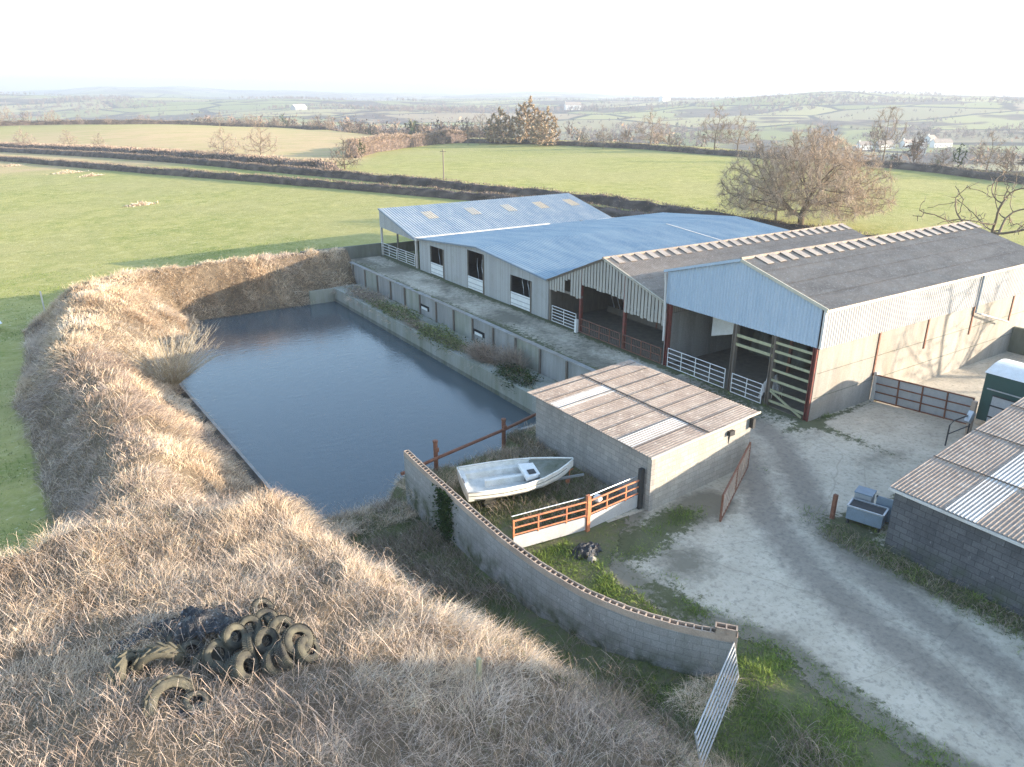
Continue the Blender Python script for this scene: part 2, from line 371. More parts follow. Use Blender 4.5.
def m_yard():
    t = NT('yard_concrete'); p = t.pos(); ro = t.attr('road'); mo = t.attr('moss'); di = t.attr('dirt'); ed = t.attr('edge')
    n = t.noise(p, .6, 7, .7); n2 = t.noise(p, 5, 6, .75); n3 = t.noise(p, 30, 3)
    c = t.mix(t.ramp(n, [(.35, 0.0), (.65, 1.0)]), (.53,.475,.38), (.39,.345,.27))
    c = t.mix(t.ramp(n2, [(.5, 0.0), (.72, .75)]), c, (.15,.14,.12))
    jit = t.math('MULTIPLY', t.math('SUBTRACT', t.noise(p, 2.2, 6, .75), .5), .9)
    def soft(a, hi=1.0): return t.ramp(t.math('ADD', a, jit), [(.3, 0.0), (.75, hi)])
    c = t.mix(soft(ro, .78), c, t.mix(t.ramp(n2, [(.3, 0.0), (.7, 1.0)]), (.23,.20,.165), (.155,.138,.118)))
    c = t.mix(soft(di, .9), c, (.16,.145,.11)); mj = t.math('ADD', mo, t.math('MULTIPLY', t.math('SUBTRACT', t.noise(p, 3.5, 7, .8), .5), 2.6)); c = t.mix(t.ramp(mj, [(.45, 0.0), (.7, .92)]), c, t.mix(n2, (.03,.04,.015), (.12,.125,.06)))
    # cracks and slab joints
    vo = t.n('ShaderNodeTexVoronoi', feature='DISTANCE_TO_EDGE'); w_ = t.n('ShaderNodeVectorMath', operation='ADD')
    nz = t.n('ShaderNodeTexNoise'); t.l(p, nz.inputs['Vector']); nz.inputs['Scale'].default_value = 1.2
    t.l(t.scale(p, (.13,.2,0)), w_.inputs[0]); sc_ = t.n('ShaderNodeVectorMath', operation='SCALE'); t.l(nz.outputs['Color'], sc_.inputs[0]); sc_.inputs['Scale'].default_value = .035; t.l(sc_.outputs[0], w_.inputs[1])
    t.l(w_.outputs[0], vo.inputs['Vector']); vo.inputs['Scale'].default_value = 1
    c = t.mix(t.ramp(vo.outputs['Distance'], [(.001, .28), (.0035, 0.0)]), c, (.09,.085,.06))
    al = t.math('ADD', ed, t.math('ADD', t.math('MULTIPLY', t.math('SUBTRACT', n2, .5), 1.6), t.math('MULTIPLY', t.math('SUBTRACT', n, .5), 1.5)))
    t.l(t.ramp(al, [(.0, 0.0), (.12, 1.0)]), t.b.inputs['Alpha'])
    t.color(c); t.rough(.9, .15); t.bump(t.math('ADD', n2, t.math('MULTIPLY', n3, .3)), .5, .03); return t.m
M['yard'] = m_yard()
# ------------------------------------------------------------------ terrain
WATER = -3.0
WALL = [(11.5,25.3),(11.42,23.6),(11.38,21.6),(11.33,19.4),(11.33,17.5),(11.48,15.6),(11.8,13.9),(12.35,12.5),(13.05,11.35),(13.95,10.25)]   # line of the curved block wall
WT = 1.6
def edge_x(Y):      # edge of the big front mound, above the ditch
    return np.interp(Y, [-20,4,8,10.8,13.6,17.3,20,23.2,26,29], [13,11.2,10.3,9.8,9.25,8.1,7.5,7.0,6.9,7.2])
def wall_x(Y): 
    a = np.array(WALL); return np.interp(Y, a[::-1,1], a[::-1,0])
def far_edge(az):   # metres to the end of the near plateau of fields, by bearing from +Y
    return np.interp(az, [-180,-40,-5,8,20,24,28,34,43,54,66,90,180], [500,520,500,480,420,345,325,312,276,217,186,190,400])
def bank_mask(X, Y):
    d = bank_d(X, Y)
    left = (d < 8.9) & (Y > 24) & (Y < 76) & (X < 27.2)
    front = (X < edge_x(Y)+.9) & (Y <= 28.5+np.minimum(0, X)*.05)
    return left | front
def pond_left(Y): return np.interp(Y, [20,30,32,50.5,67,76], [7.1,7.1,7.75,7.0,12.0,12.6])
def field_level(X, Y): return (-2.25+2.25*ss(-16,62,X))*np.interp(Y, [20,30], [0,1])*(1-ss(330, 520, np.hypot(X, Y)))
def bank_d(X, Y):
    xi = pond_left(Y); dx = np.maximum(xi-X, 0)*np.interp(Y, [48,68], [1,.66]); dy = np.maximum(Y-67.0, 0)*1.42
    return np.hypot(dx, dy)
def height(X, Y, rough=True):
    X = np.asarray(X, float); Y = np.asarray(Y, float)
    outside = ((X < -.5) & (Y > 15)) | (Y > 70.9)
    fl_ = field_level(X, Y); z = np.where(outside, fl_, 0.0)+0*Y
    # pond pit and surrounding bank
    d = bank_d(X, Y)
    prof = np.interp(d, [0,.3,1.2,3.2,4.6,5.3,6.2], [-3.5,-2.85,-2.0,-.1,1.05,1.15,.95]); q_ = np.interp(d, [6.2,7.6,8.8], [0,.62,1]); prof = np.where(d > 6.2, .95*(1-q_)+fl_*q_, prof)
    inpond = (X > pond_left(Y)) & (X < 24.6) & (Y < 67.0) & (Y > 28.0)
    side = ((X <= pond_left(Y)) | (Y >= 67.0)) & (Y > 20) & (X < 26.9)
    z = np.where(side, prof, z); z = np.where(inpond, -4.0, z)
    z = np.where((X >= 7.1) & (X < 24.6) & (Y >= 28.0) & (Y < 29.2), -3.4, z)
    # quay ledge; apron and yard stay at 0
    z = np.where((X >= 24.3) & (X < 26.75) & (Y > 27.2) & (Y < 67.5), -1.95, z)
    # land on the near side of the pond
    near = (X > 6) & (X < 24.3) & (Y <= 28.4)
    wx = wall_x(Y)
    ditch = np.interp(Y, [-10,9,12,18,25.2,26.4,28.6,29.4], [.2,.2,0,-.45,-.95,-1.3,-3.15,-3.5])
    boat = np.interp(Y, [10,23.5,25.5,26.6,28.6,29.4], [0,0,-.25,-.6,-3.15,-3.5])
    zz = np.where(X < wx, ditch, boat)
    verge = (Y < 10.3); zz = np.where(verge, .2*ss(16.3, 14.5, X), zz)
    zz = np.where((X > 17.5), np.interp(Y, [0,27.0,28.2,29.4], [0,0,-3.2,-3.5]), zz)
    z = np.where(near, zz, z)
    # big mound in front
    ex = edge_x(Y)
    hm = 1.35 + .75*np.exp(-((X-2.5)**2/30+(Y-14)**2/22)) + .1*vnoise(X*.5, Y*.5, 3)
    rise = ss(-1.2, 1.3, ex-X+.35*vnoise(X*.9+9, Y*.9, 5))
    north = np.where(X < 1.5, ss(29.0, 25.8, Y+.5*vnoise(X*.4, Y*.4, 8)-np.minimum(X, 0)*.03), 1)
    yy = ss(31, 24.5, Y)
    base = np.where(Y > 28.4, z, np.where(X < 7.1, np.where(X > 1.5, np.maximum(z, -3.4), z), zz))
    m = rise*np.where(X < 1.5, north, yy)*(Y < 31)
    m = np.where((X < 7.1) & (Y > 24.5) & (X > 1.5), m*ss(30.5, 24.5, Y), m)
    z = np.where((Y < 31) & (X < 12), base*(1-m)+np.maximum(hm, base)*m, z)
    if rough:
        bm = bank_mask(X, Y)
        z = z + np.where(bm, .10*fbm(X*1.1, Y*1.1, 20)+.05*vnoise(X*3, Y*3, 31), 0)
        dit = (X > ex) & (X < wx) & (Y < 28); z = z + np.where(dit, .06*fbm(X*1.5, Y*1.5, 40), 0)
    # the country beyond
    r = np.hypot(X, Y); az = np.degrees(np.arctan2(X, Y)); e = far_edge(az)
    q = r-e
    valley = -35*ss(0, 330, q)
    hills = np.interp(r, [0,700,1000,1500,2200,3000,4200,6000,9000], [0,0,9,20,37,49,57,68,70])
    right_ = ss(30, 52, az); hills = hills*(1-right_)+right_*np.interp(r, [0,720,900,1200,1500,1900,2600,9000], [0,0,5,20,33,39,43,50])
    amp = np.interp(r, [0,500,1000,1500,3000,6000], [0,3,9,14,18,16])
    und = fbm(X/520., Y/520., 50)*amp + fbm(X/1500., Y/1500., 60)*amp*.8
    leftdip = -9*ss(20, -8, az)*ss(1500, 3500, r)
    peak = 46*np.exp(-((az-8.3)/6.0)**2)*ss(3000, 5200, r)+12*np.exp(-((az-20)/7.)**2)*ss(3200, 5200, r)
    near_r = ss(0, 60, q)
    z = z + np.where(q > 0, valley+hills+und*near_r+leftdip*near_r+peak, 0)
    plateau = ss(90, 200, r)*(1-ss(-20, 60, q))
    z = z + plateau*(1.2*fbm(X/120., Y/120., 70, 2)+ 3.0*np.exp(-((az-7)/10)**2)*ss(250, 430, r))
    return z

def axis(a0, a1, step, lo, hi, extra=()):
    core = np.arange(a0, a1+1e-6, step); g = [core]
    def out(s0, lim, sgn):
        l = []; s = step; p = s0
        while abs(p-s0) < abs(lim-s0): s = min(s*1.09, 110); p += sgn*s; l.append(p)
        return l
    ax = np.concatenate([np.array(out(a0, lo, -1))[::-1], core, np.array(out(a1, hi, 1)), np.array(extra)])
    ax = np.unique(np.round(ax, 4))
    return ax[np.concatenate([[True], np.diff(ax) > .015])]
gx = axis(-6, 28, .22, -5200, 6800, (24.24,24.4,26.62,26.80))
gy = axis(5, 76, .25, -700, 8200)
GX, GY = np.meshgrid(gx, gy); GZ = height(GX, GY)
nx, ny = len(gx), len(gy)
idx = np.arange(nx*ny).reshape(ny, nx)
F = np.stack([idx[:-1,:-1], idx[:-1,1:], idx[1:,1:], idx[1:,:-1]], -1).reshape(-1, 4)
Xf, Yf = GX.ravel(), GY.ravel()
az = np.degrees(np.arctan2(Xf, Yf)); rr = np.hypot(Xf, Yf)
a_straw = sum(bank_mask(Xf+ox, Yf+oy).astype(float) for ox in (-.6,-.2,.2,.6) for oy in (-.6,-.2,.2,.6))/16
a_mud = ((Xf > edge_x(Yf)+.4) & (Xf < 24.6) & (Yf < 30)).astype(float)
a_mud = np.maximum(a_mud, ((Xf > np.where(Yf > 66.5, 27.2, 24)) & (Xf < 62) & (Yf < 76) & (Yf > -25)).astype(float))
a_mud = np.where((Yf < 10) & (Xf < 24), a_mud*.75, a_mud)
a_far = ss(-25, 25, rr-far_edge(az))
a_tawny = ss(15, 40, (rr*np.cos(np.radians(az-20))-172))*(az < 23)*(1-.85*np.exp(-((rr-470)/60)**2))
ground = np_mesh('ground', np.stack([Xf, Yf, GZ.ravel()], 1), F, M['ground'],
                 dict(grass=1-a_straw, straw=a_straw, mud=a_mud, far=a_far, tawny=a_tawny), smooth=True)
tag(ground, kind='structure')

# pond
pw = MB(); pw.quad((5.0,27.0,WATER), (24.3,27.0,WATER), (24.3,70,WATER), (5.0,70,WATER)); pond = pw.build('pond_water', M['water'], kind='structure')

# yard concrete: one sheet just above the ground
sx = np.concatenate([np.arange(11.6, 28, .1), np.arange(28, 62, .25)]); sy = np.concatenate([np.arange(-6, 4, .25), np.arange(4, 20, .1), np.arange(20, 31, .2)])
SX, SY = np.meshgrid(sx, sy)
def yard_in(X, Y):
    j = .3*vnoise(X*1.1, Y*1.1, 90)+.22*vnoise(X*3, Y*3, 91)+.12*vnoise(X*7, Y*7, 92)
    left = np.interp(Y, [-6,4,6.4,8.5,10.6,12.5,14,16,18.3,31], [17.6,16.6,15.9,16.0,16.3,15.2,14.6,14.6,17.6,25.1])
    return X > left-1.3
LEFT_Y = [-6,4,6.4,8.5,10.6,12.5,14,16,18.3,31]; LEFT_X = [17.6,16.6,15.9,16.0,16.3,15.2,14.6,14.6,17.6,25.1]
k = yard_in(SX, SY); n_x = len(sx)
idx = np.arange(SX.size).reshape(SX.shape)
fk = k[:-1,:-1] & k[:-1,1:] & k[1:,1:] & k[1:,:-1]
F = np.stack([idx[:-1,:-1], idx[:-1,1:], idx[1:,1:], idx[1:,:-1]], -1)[fk].reshape(-1, 4)
use = np.unique(F); rm = -np.ones(SX.size, int); rm[use] = np.arange(len(use)); F = rm[F]
Xs = SX.ravel()[use]; Ys = SY.ravel()[use]
rp = np.array([(29.5,27),(28.5,23.5),(27.0,20.0),(25.0,17.5),(22.8,15.0),(21.2,12.2),(20.2,9),(19.6,5),(19.4,-6)])
tt = np.linspace(0, 1, 120); ri = np.stack([np.interp(tt, np.linspace(0,1,len(rp)), rp[:,i]) for i in (0,1)], 1)
dist = np.full(len(Xs), 1e9)
for q_ in ri[::1]: dist = np.minimum(dist, np.hypot(Xs-q_[0], Ys-q_[1]))
sgn = dist
track = np.exp(-((dist-.95)/.55)**2)*.45 + ss(2.8, 1.5, dist)*.45
track = track*np.where(Ys < 8, ss(2, 8, Ys)*.6+.4, 1)
def blob(x, y, rx, ry, a=1.0): return a*np.exp(-((Xs-x)/rx)**2-((Ys-y)/ry)**2)
moss = blob(18.9,17.2,1.4,.9)+blob(16.4,16.8,1.6,1.2)+blob(15.2,13.6,.8,1.6,.9)+blob(24.1,13.2,1.0,1.0)+blob(23.2,9.2,.75,4.0,1.2)+blob(31.0,22,.5,8,.8)+blob(29.8,24,1.2,5,.7)+blob(27.5,13.2,2.4,.7,.7)+blob(33,20,4,.35,.8)+blob(16.4,8,.5,5,.5)
dirt_edge = .95*ss(1.3, .0, Xs-np.interp(Ys, [-6,4,6.4,8.5,10.6,12.5,14,16,18.3,31], [17.6,16.6,15.9,16.0,16.3,15.2,14.6,14.6,17.6,25.1]))*(Ys<18.3)
dirt = dirt_edge+blob(19.8,17.2,2.0,1.2,.9)+blob(17,15,1.5,1.4,.8)+blob(22.6,11,.8,4,.8)+blob(30,19,3,.7,.4)+blob(30.3,15.8,2.6,1.1,.55)+blob(21,17.5,1,1,.5)
yard = np_mesh('yard', np.stack([Xs, Ys, height(Xs, Ys, False)+.02], 1), F, M['yard'], dict(road=track, moss=moss, dirt=dirt, edge=np.where(Ys < 18.4, (Xs-np.interp(Ys, LEFT_Y, LEFT_X))*.8+.25, 5)), smooth=True)
tag(yard, kind='structure')
# apron in front of the far barns
ax_ = np.arange(26.9, 31.01, .2); ay_ = np.arange(28.6, 71.0, .2)
AX, AY = np.meshgrid(ax_, ay_); idx = np.arange(AX.size).reshape(AX.shape)
F = np.stack([idx[:-1,:-1], idx[:-1,1:], idx[1:,1:], idx[1:,:-1]], -1).reshape(-1, 4)
Xs, Ys = AX.ravel(), AY.ravel()
moss = .75*np.exp(-((Xs-30.9)/.55)**2)+.35*np.exp(-((Xs-26.9)/.5)**2)+.28+.3*fbm(Xs*.3, Ys*.12, 12)
dirt = .5+.4*fbm(Xs*.5, Ys*.25, 13)
apron = np_mesh('apron_path', np.stack([Xs, Ys, 0*Xs+.026], 1), F, M['yard'], dict(road=.35+0*Xs, moss=moss, dirt=dirt, edge=5+0*Xs), smooth=True)
tag(apron, kind='structure')

# air
hz = MB(); hz.box(-5600, 7200, -900, 8600, -130, 190)
hm_ = bpy.data.materials.new('haze'); hm_.use_nodes = True; ht = hm_.node_tree; ht.nodes.clear()
ho = ht.nodes.new('ShaderNodeOutputMaterial'); hv = ht.nodes.new('ShaderNodeVolumePrincipled')
hv.inputs['Color'].default_value = (.49,.545,.645,1); hv.inputs['Density'].default_value = HAZE; hv.inputs['Anisotropy'].default_value = .2
ht.links.new(hv.outputs[0], ho.inputs['Volume'])
if HAZE > 0: haze = hz.build('haze', hm_, kind='stuff')
# ------------------------------------------------------------------ quay and pond edges
def X0(x): return x
qt = thing('quay_wall', 'long stepped concrete retaining wall between the pond and the barn apron', 'wall', (24,28.6,-1.7))
b = MB(); b.box(24.0,26.7,32.4,67.25,-4.6,-1.7); b.box(21.6,24.0,67.0,67.25,-4.6,-1.75); b.build('lower_wall', M['conc_quay'], qt)
b = MB(); b.prism([(24.0,32.4,-1.7),(26.7,32.4,-1.7),(26.7,28.4,-1.7),(25.2,28.4,-1.7)], (0,0,-2.9)); b.build('sloping_end', M['conc_mossy'], qt)
b = MB(); b.box(23.985,24.02,32.4,67.0,-3.1,-2.72); b.build('tide_line', M['conc_mossy'], qt)
ys = np.arange(28.5, 71.3, 2.85)
for i, y in enumerate(ys[:-1]):
    b = MB(); b.box(26.64,26.80,y+.02,y+2.83,-1.9,-.01)
    b.build('panel', M['conc' if i % 3 else 'conc_quay'], qt)
for y in ys:
    b = MB(); b.box(26.52,26.64,y-.07,y+.07,-1.8,-.02); b.build('post', M['timber'], qt)
for i in range(7):
    y0 = 28.5+i*6.1; b = MB(); b.box(26.56,26.92,y0,min(y0+6.09,71.2),-.01,.075); b.build('coping', M['conc_warm' if i % 2 else 'conc'], qt)
for y in (44.0, 52.6):
    b = MB(); b.box(26.60,26.645,y,y+1.5,-1.15,-.75); b.build('opening', M['black'], qt)
    b = MB(); b.box(26.58,26.61,y+.25,y+1.3,-1.13,-.93); b.build('board', M['white'], qt)
b = MB(); b.beam((6.95,51.0,-2.85),(7.85,31.2,-2.85),.16,.6); pe = b.build('pond_edging', M['conc'])
tag(pe, 'thin straight concrete edging along the left side of the pond', 'kerb')
b = MB(); b.box(19.1,20.75,28.3,28.5,-3.5,-.55); e = b.build('concrete_stub_wall', M['conc'])
tag(e, 'short dark concrete wall stub in the pond corner behind the low block shed', 'wall')
b = MB(); b.box(22.5,31.0,71.25,71.5,-.2,1.2); b.box(23.0,26.6,71.0,71.25,-.6,.5); e = b.build('end_wall', M['conc_mossy'])
tag(e, 'low dark concrete wall closing the far end of the barn apron', 'wall')

# ------------------------------------------------------------------ curved hollow-block wall
def resample(P, step):
    P = np.array(P, float); s = np.concatenate([[0], np.cumsum(np.hypot(*np.diff(P, axis=0).T))])
    n = int(round(s[-1]/step)); t = np.linspace(0, s[-1], n+1)
    return np.stack([np.interp(t, s, P[:,i]) for i in (0,1)], 1), t
WP, WS = resample(WALL, .222)
# soften corners
for _ in range(4): WP[1:-1] = .5*WP[1:-1]+.25*(WP[:-2]+WP[2:])
tan = np.gradient(WP, axis=0); tan /= np.hypot(*tan.T)[:,None]; nor = np.stack([-tan[:,1], tan[:,0]], 1)
bw = thing('block_wall', 'long curving grey block wall with open hollow blocks along its top', 'wall', (11.4,20,0))
HW = .11
Lq = WP-nor*HW; Rq = WP+nor*HW
def wall_strip(name, z0f, z1, mat):
    n = len(WP); V = []; 
    for i in range(n):
        zb = z0f(i)
        V += [(*Lq[i],zb),(*Rq[i],zb),(*Rq[i],z1),(*Lq[i],z1)]
    Fq = []; UV = []
    for i in range(n-1):
        a = 4*i; c = 4*(i+1)
        for j in range(4):
            k2 = (j+1) % 4; Fq.append((a+j, a+k2, c+k2, c+j))
            UV.append([(WS[i], V[a+j][2]), (WS[i], V[a+k2][2]), (WS[i+1], V[c+k2][2]), (WS[i+1], V[c+j][2])])
    Fq += [(0,3,2,1), tuple(4*(n-1)+j for j in (0,1,2,3))]; UV += [[(0,V[j][2]) for j in (0,3,2,1)], [(WS[-1]+.22*(j in (1,2)), V[4*(n-1)+j][2]) for j in (0,1,2,3)]]
    m = MB(); m.add(V, Fq); o = m.build(name, mat, bw)
    u = o.data.uv_layers.new(name='UVMap'); fl = [c for p in UV for q in p for c in q]; u.data.foreach_set('uv', fl); return o
wall_strip('wall_face', lambda i: -3.2 if WP[i][1] > 20 else -1.2, WT-.20, M['block_wall'])
m = MB(); n = len(WP)
def off(i, a, s=0): return WP[i]+nor[i]*a+tan[i]*s
for i in range(n-1):
    for a0, a1 in ((-.112,-.078),(.078,.112)):
        p = [off(i,a0), off(i+1,a0), off(i+1,a1), off(i,a1)]
        m.prism([(*q, WT-.205) for q in p], (0,0,.205+.006*((i*7) % 3)))
    p = [off(i,-.079,-.02), off(i,-.079,.02), off(i,.079,.02), off(i,.079,-.02)]
    m.prism([(*q, WT-.205) for q in p], (0,0,.20))
m.build('hollow_block_course', M['coping'], bw)
# taller end pier
m = MB(); cpt = WP[-1]; tt_ = tan[-1]; nn = nor[-1]
def pier_pt(a, s): return cpt+nn*a+tt_*s
p = [pier_pt(-.115,-.55), pier_pt(-.115,.02), pier_pt(.115,.02), pier_pt(.115,-.55)]
m2 = MB()
for s0, s1 in ((-.56,-.52),(-.29,-.25),(-.02,.025)):
    q = [pier_pt(-.118,s0), pier_pt(-.118,s1), pier_pt(.118,s1), pier_pt(.118,s0)]; m2.prism([(*v, WT+.012) for v in q], (0,0,.2))
for a0, a1 in ((-.118,-.08),(.08,.118)):
    q = [pier_pt(a0,-.56), pier_pt(a0,.02), pier_pt(a1,.02), pier_pt(a1,-.56)]; m2.prism([(*v, WT+.01) for v in q], (0,0,.198))
m2.build('end_block', M['coping'], bw)
m2 = MB(); q = [pier_pt(-.118,.0), pier_pt(-.118,.05), pier_pt(.118,.05), pier_pt(.118,.0)]; m2.prism([(*v, -.2) for v in q], (0,0,WT+.2)); m2.build('end_face', M['coping'], bw)

# ------------------------------------------------------------------ block shed by the boat
LS = (18.35,18.2); 
sh = thing('block_shed', 'low grey block shed with flat speckled corrugated roof beside the boat', 'shed', (21.6,22.2,0))
c1, c2, c3, c4 = (18.35,18.2), (24.6,18.72), (24.95,26.8), (18.3,25.75)
def wallseg(mb, p, q, z0, z1a, z1b=None, th=.2):
    z1b = z1a if z1b is None else z1b
    d = Vector((q[0]-p[0], q[1]-p[1])).normalized(); nrm = Vector((-d.y, d.x))*th
    a = (p[0], p[1]); bq = (q[0], q[1]); c = (q[0]+nrm.x, q[1]+nrm.y); e_ = (p[0]+nrm.x, p[1]+nrm.y)
    V = [(*a,z0),(*bq,z0),(*c,z0),(*e_,z0),(*a,z1a),(*bq,z1b),(*c,z1b),(*e_,z1a)]
    mb.add(V, [(3,2,1,0),(4,5,6,7),(0,1,5,4),(1,2,6,5),(2,3,7,6),(3,0,4,7)])
for p, q, za, zb in ((c1,c2,2.42,2.56),(c2,c3,2.56,2.56),(c3,c4,2.56,2.42),(c4,c1,2.42,2.42)):
    b = MB(); wallseg(b, p, q, -2.5 if q == c4 or p == c4 else -.2, za, zb); b.build('wall', M['block_warm'] if (p == c1) else M['block'], sh)
b = MB()
O = Vector((18.1,18.0,2.47)); U = Vector((-.01,1,0)); V = Vector((1,.075,.021))
b.corr(O, U, V, (0,0,1), 8.1, 6.65, .146, .016, rows=2, mi=0); b.build('roof', M['fibre'], sh)
for y0, l0, l1 in ((23.55,0,3.3),(19.1,0,3.35)):
    b = MB(); b.corr(Vector((18.1,y0,2.475)), U, V, (0,0,1), .9, l1, .146, .016); b.build('rooflight', M['light_sheet'], sh)
b = MB()
for i in range(1, 9): 
    p = O+U*(i*.95)+Vector((0,0,.045)); b.beam(p, p+V*6.6, .025, .012)
b.build('sheet_lap', M['dark'], sh)
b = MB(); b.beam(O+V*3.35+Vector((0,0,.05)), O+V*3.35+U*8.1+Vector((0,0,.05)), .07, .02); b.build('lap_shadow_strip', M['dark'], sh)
b = MB(); b.beam((18.1,17.99,2.44),(24.85,18.5,2.58),.03,.09); b.build('fascia', M['cream'], sh)
b = MB(); b.box(22.95,23.25,18.42,18.58,1.95,2.15); b.beam((23.1,18.55,2.0),(23.1,18.62,1.5),.05); b.build('wall_lamp', M['dark'], sh)
b = MB(); b.box(24.45,24.6,18.5,18.68,1.9,2.35); b.build('wall_box', M['dark'], sh)

# rusty mesh gate hinged on the shed corner
def bar_gate(t, p, q, z0, z1, bars, ups, mat, r=.022, parts=('rail','upright'), sq=False):
    p = Vector((*p,0)); q = Vector((*q,0))
    for i in range(bars):
        z = z0+(z1-z0)*i/(bars-1); b = MB(); b.tube([p+Vector((0,0,z)), q+Vector((0,0,z))], r, 6); b.build(parts[0], mat, t)
    for k in range(ups):
        f = k/(ups-1); x = p.lerp(q, f); b = MB(); b.tube([x+Vector((0,0,z0-.02)), x+Vector((0,0,z1+.02))], r*1.15, 6); b.build(parts[1], mat, t)
g = thing('mesh_gate', 'open rusty mesh gate hung from the corner of the block shed', 'gate', (24.5,18.45,0))
p0, p1 = Vector((24.35,18.45,0)), Vector((20.05,16.1,0))
b = MB()
for a, c in (((0,.12),(1,.08)),((0,1.3),(1,1.2)),((0,.12),(0,1.3)),((1,.08),(1,1.2)),((.5,.1),(.5,1.25))):
    A = p0.lerp(p1, a[0])+Vector((0,0,a[1])); B = p0.lerp(p1, c[0])+Vector((0,0,c[1])); b.beam(A, B, .06)
b.build('frame', M['rust'], g)
b = MB()
L = (p1-p0).length; nseg = 17
for i in range(-4, nseg+1):
    for s in (0, 1):
        f0 = i/nseg; f1 = (i+4)/nseg; za, zb = (.15, 1.2) if s == 0 else (1.2, .15)
        g0, g1 = max(f0, 0), min(f1, 1)
        if g1 <= g0: continue
        A = p0.lerp(p1, g0)+Vector((0,0,za+(zb-za)*(g0-f0)/(f1-f0))); B = p0.lerp(p1, g1)+Vector((0,0,za+(zb-za)*(g1-f0)/(f1-f0))); b.beam(A, B, .035, .02)
b.build('mesh_panel', M['coping'], g)

# ------------------------------------------------------------------ barn: main (nearest)
def roof(mb, x0, x1, ya, za, yb, zb, pitch, amp, rows, mi=0, prof='sin'):
    """one slope from ridge (ya,za) down to eave (yb,zb)"""
    V = Vector((0, yb-ya, zb-za)); L = V.length; N = Vector((1,0,0)).cross(V.normalized()); N = N if N.z > 0 else -N
    mb.corr((x0,ya,za), (1,0,0), V, N, x1-x0, L, pitch, amp, rows, mi, prof=prof); return V/L, L, N
A = thing('cattle_barn', 'tall barn with a pale blue clad gable and dark roof, nearest the yard', 'barn', (31,25.3,0))
AX0, AX1 = 30.85, 53.2
b = MB(); v1, l1, n1 = roof(b, AX0, AX1, 25.35, 7.28, 20.0, 5.80, .18, .02, 4); b.build('roof_slope', M['fibre_dark'], A)
b = MB(); roof(b, AX0, AX1, 25.35, 7.28, 30.75, 5.72, .18, .02, 4); b.build('roof_slope', M['fibre_dark'], A)
for i in range(22):
    x = AX0+1.0+i*1.0; b = MB()
    P = Vector((x,25.35,7.34)); b.prism([P, P+Vector((.5,0,0)), P+Vector((.5,0,0))+v1*.95, P+v1*.95], n1*.03)
    b.build('ridge_sheet', M['vent'], A)
b = MB(); b.tube([(AX0,25.35,7.3),(AX1,25.35,7.3)], .09, 8); b.build('ridge', M['fibre_dark'], A)
# gable
def gable_top_A(u): y = 20.35+u; return 0 if False else 0
b = MB(); b.corr((30.95,30.55,7.3), (0,-1,0), (0,0,-1), (-1,0,0), 10.2, 3.48, .2, .018, 1, prof='trap', lap=0,
                 top=lambda u: (7.3-(5.76+(7.27-5.76)*u/5.2) if u < 5.2 else 7.3-(7.27-(7.27-5.86)*(u-5.2)/5.0)))
b.build('gable_cladding', M['clad_blue'], A)
b = MB(); b.beam((30.85,25.35,7.25),(30.85,20.0,5.77),.06,.16); b.build('barge_board', M['cream'], A)
b = MB(); b.beam((30.85,25.35,7.25),(30.85,30.75,5.70),.06,.14); b.build('barge_board', M['clad_blue'], A)
b = MB(); b.box(31.0,53,30.3,30.5,0,3.2); b.build('party_wall', M['conc'], A)
b = MB(); b.box(31.0,53,30.35,30.45,3.2,5.75); b.build('upper_partition', M['boards_gap'], A)
b = MB(); b.box(52.8,53,20.4,30.3,0,3.2); b.build('rear_wall', M['conc'], A)
b = MB(); b.add([(52.9,20.4,3.2),(52.9,30.3,3.2),(52.9,30.3,5.8),(52.9,25.35,7.2),(52.9,20.4,5.85)], [(0,1,2,3,4)]); b.build('rear_cladding', M['boards_gap'], A)
b = MB(); b.box(30.98,53,20.22,20.42,-.1,3.85); b.build('side_wall', M['conc_warm'], A)
b = MB(); b.corr((30.95,20.16,5.78), (1,0,0), (0,0,-1), (0,-1,0), 22.1, 1.98, .2, .016, 1, prof='trap', lap=0); b.build('side_cladding', M['clad_grey'], A)
b = MB(); b.box(30.9,53,20.0,20.12,5.66,5.78); b.build('gutter', M['flash'], A)
b = MB(); b.beam((30.92,20.14,5.8),(30.92,20.14,3.85),.12,.12); b.build('corner_trim', M['flash'], A)
for y, mt in ((20.36,'redoxide'),(22.75,'timber'),(25.25,'timber'),(30.2,'redoxide')):
    b = MB()
    for dy in (-.1, .1): b.box(30.86,31.1,y+dy-.014,y+dy+.014,-.05,3.83)
    b.box(30.965,30.99,y-.1,y+.1,-.05,3.83); b.build('post', M[mt], A)
for x in (36.0, 40.6, 45.4, 50.1):
    b = MB(); b.box(x-.06,x+.06,20.17,20.225,1.45 if x < 37 else 2.1,3.85); b.build('stanchion', M['rust'], A)
for z in (1.2, 2.5):
    b = MB(); b.box(31.1,52.9,20.205,20.222,z,z+.03); b.build('panel_joint', M['conc_mossy'], A)
for i, z in enumerate((.35,.95,1.5,2.05,2.55,3.05,3.5)):
    b = MB(); b.beam((30.93,20.45,z),(30.93,22.68,z+(.0 if i else .0)),.04,.13); b.build('rail', M['timber_green'], A)
b = MB(); b.beam((30.9,22.6,.9),(30.9,20.6,.1),.04,.12); b.build('brace', M['timber_green'], A)
for z in (2.75, 3.25):
    b = MB(); b.beam((30.95,22.8,z),(30.95,25.15,z),.04,.16); b.build('rail', M['timber_green'], A)
b = MB(); b.tube([(30.8,30.6,5.6),(30.78,30.5,5.0),(30.78,30.45,4.0),(30.72,30.32,3.6),(30.72,30.3,1.6)], .06, 8); b.build('downpipe', M['flash'], A)
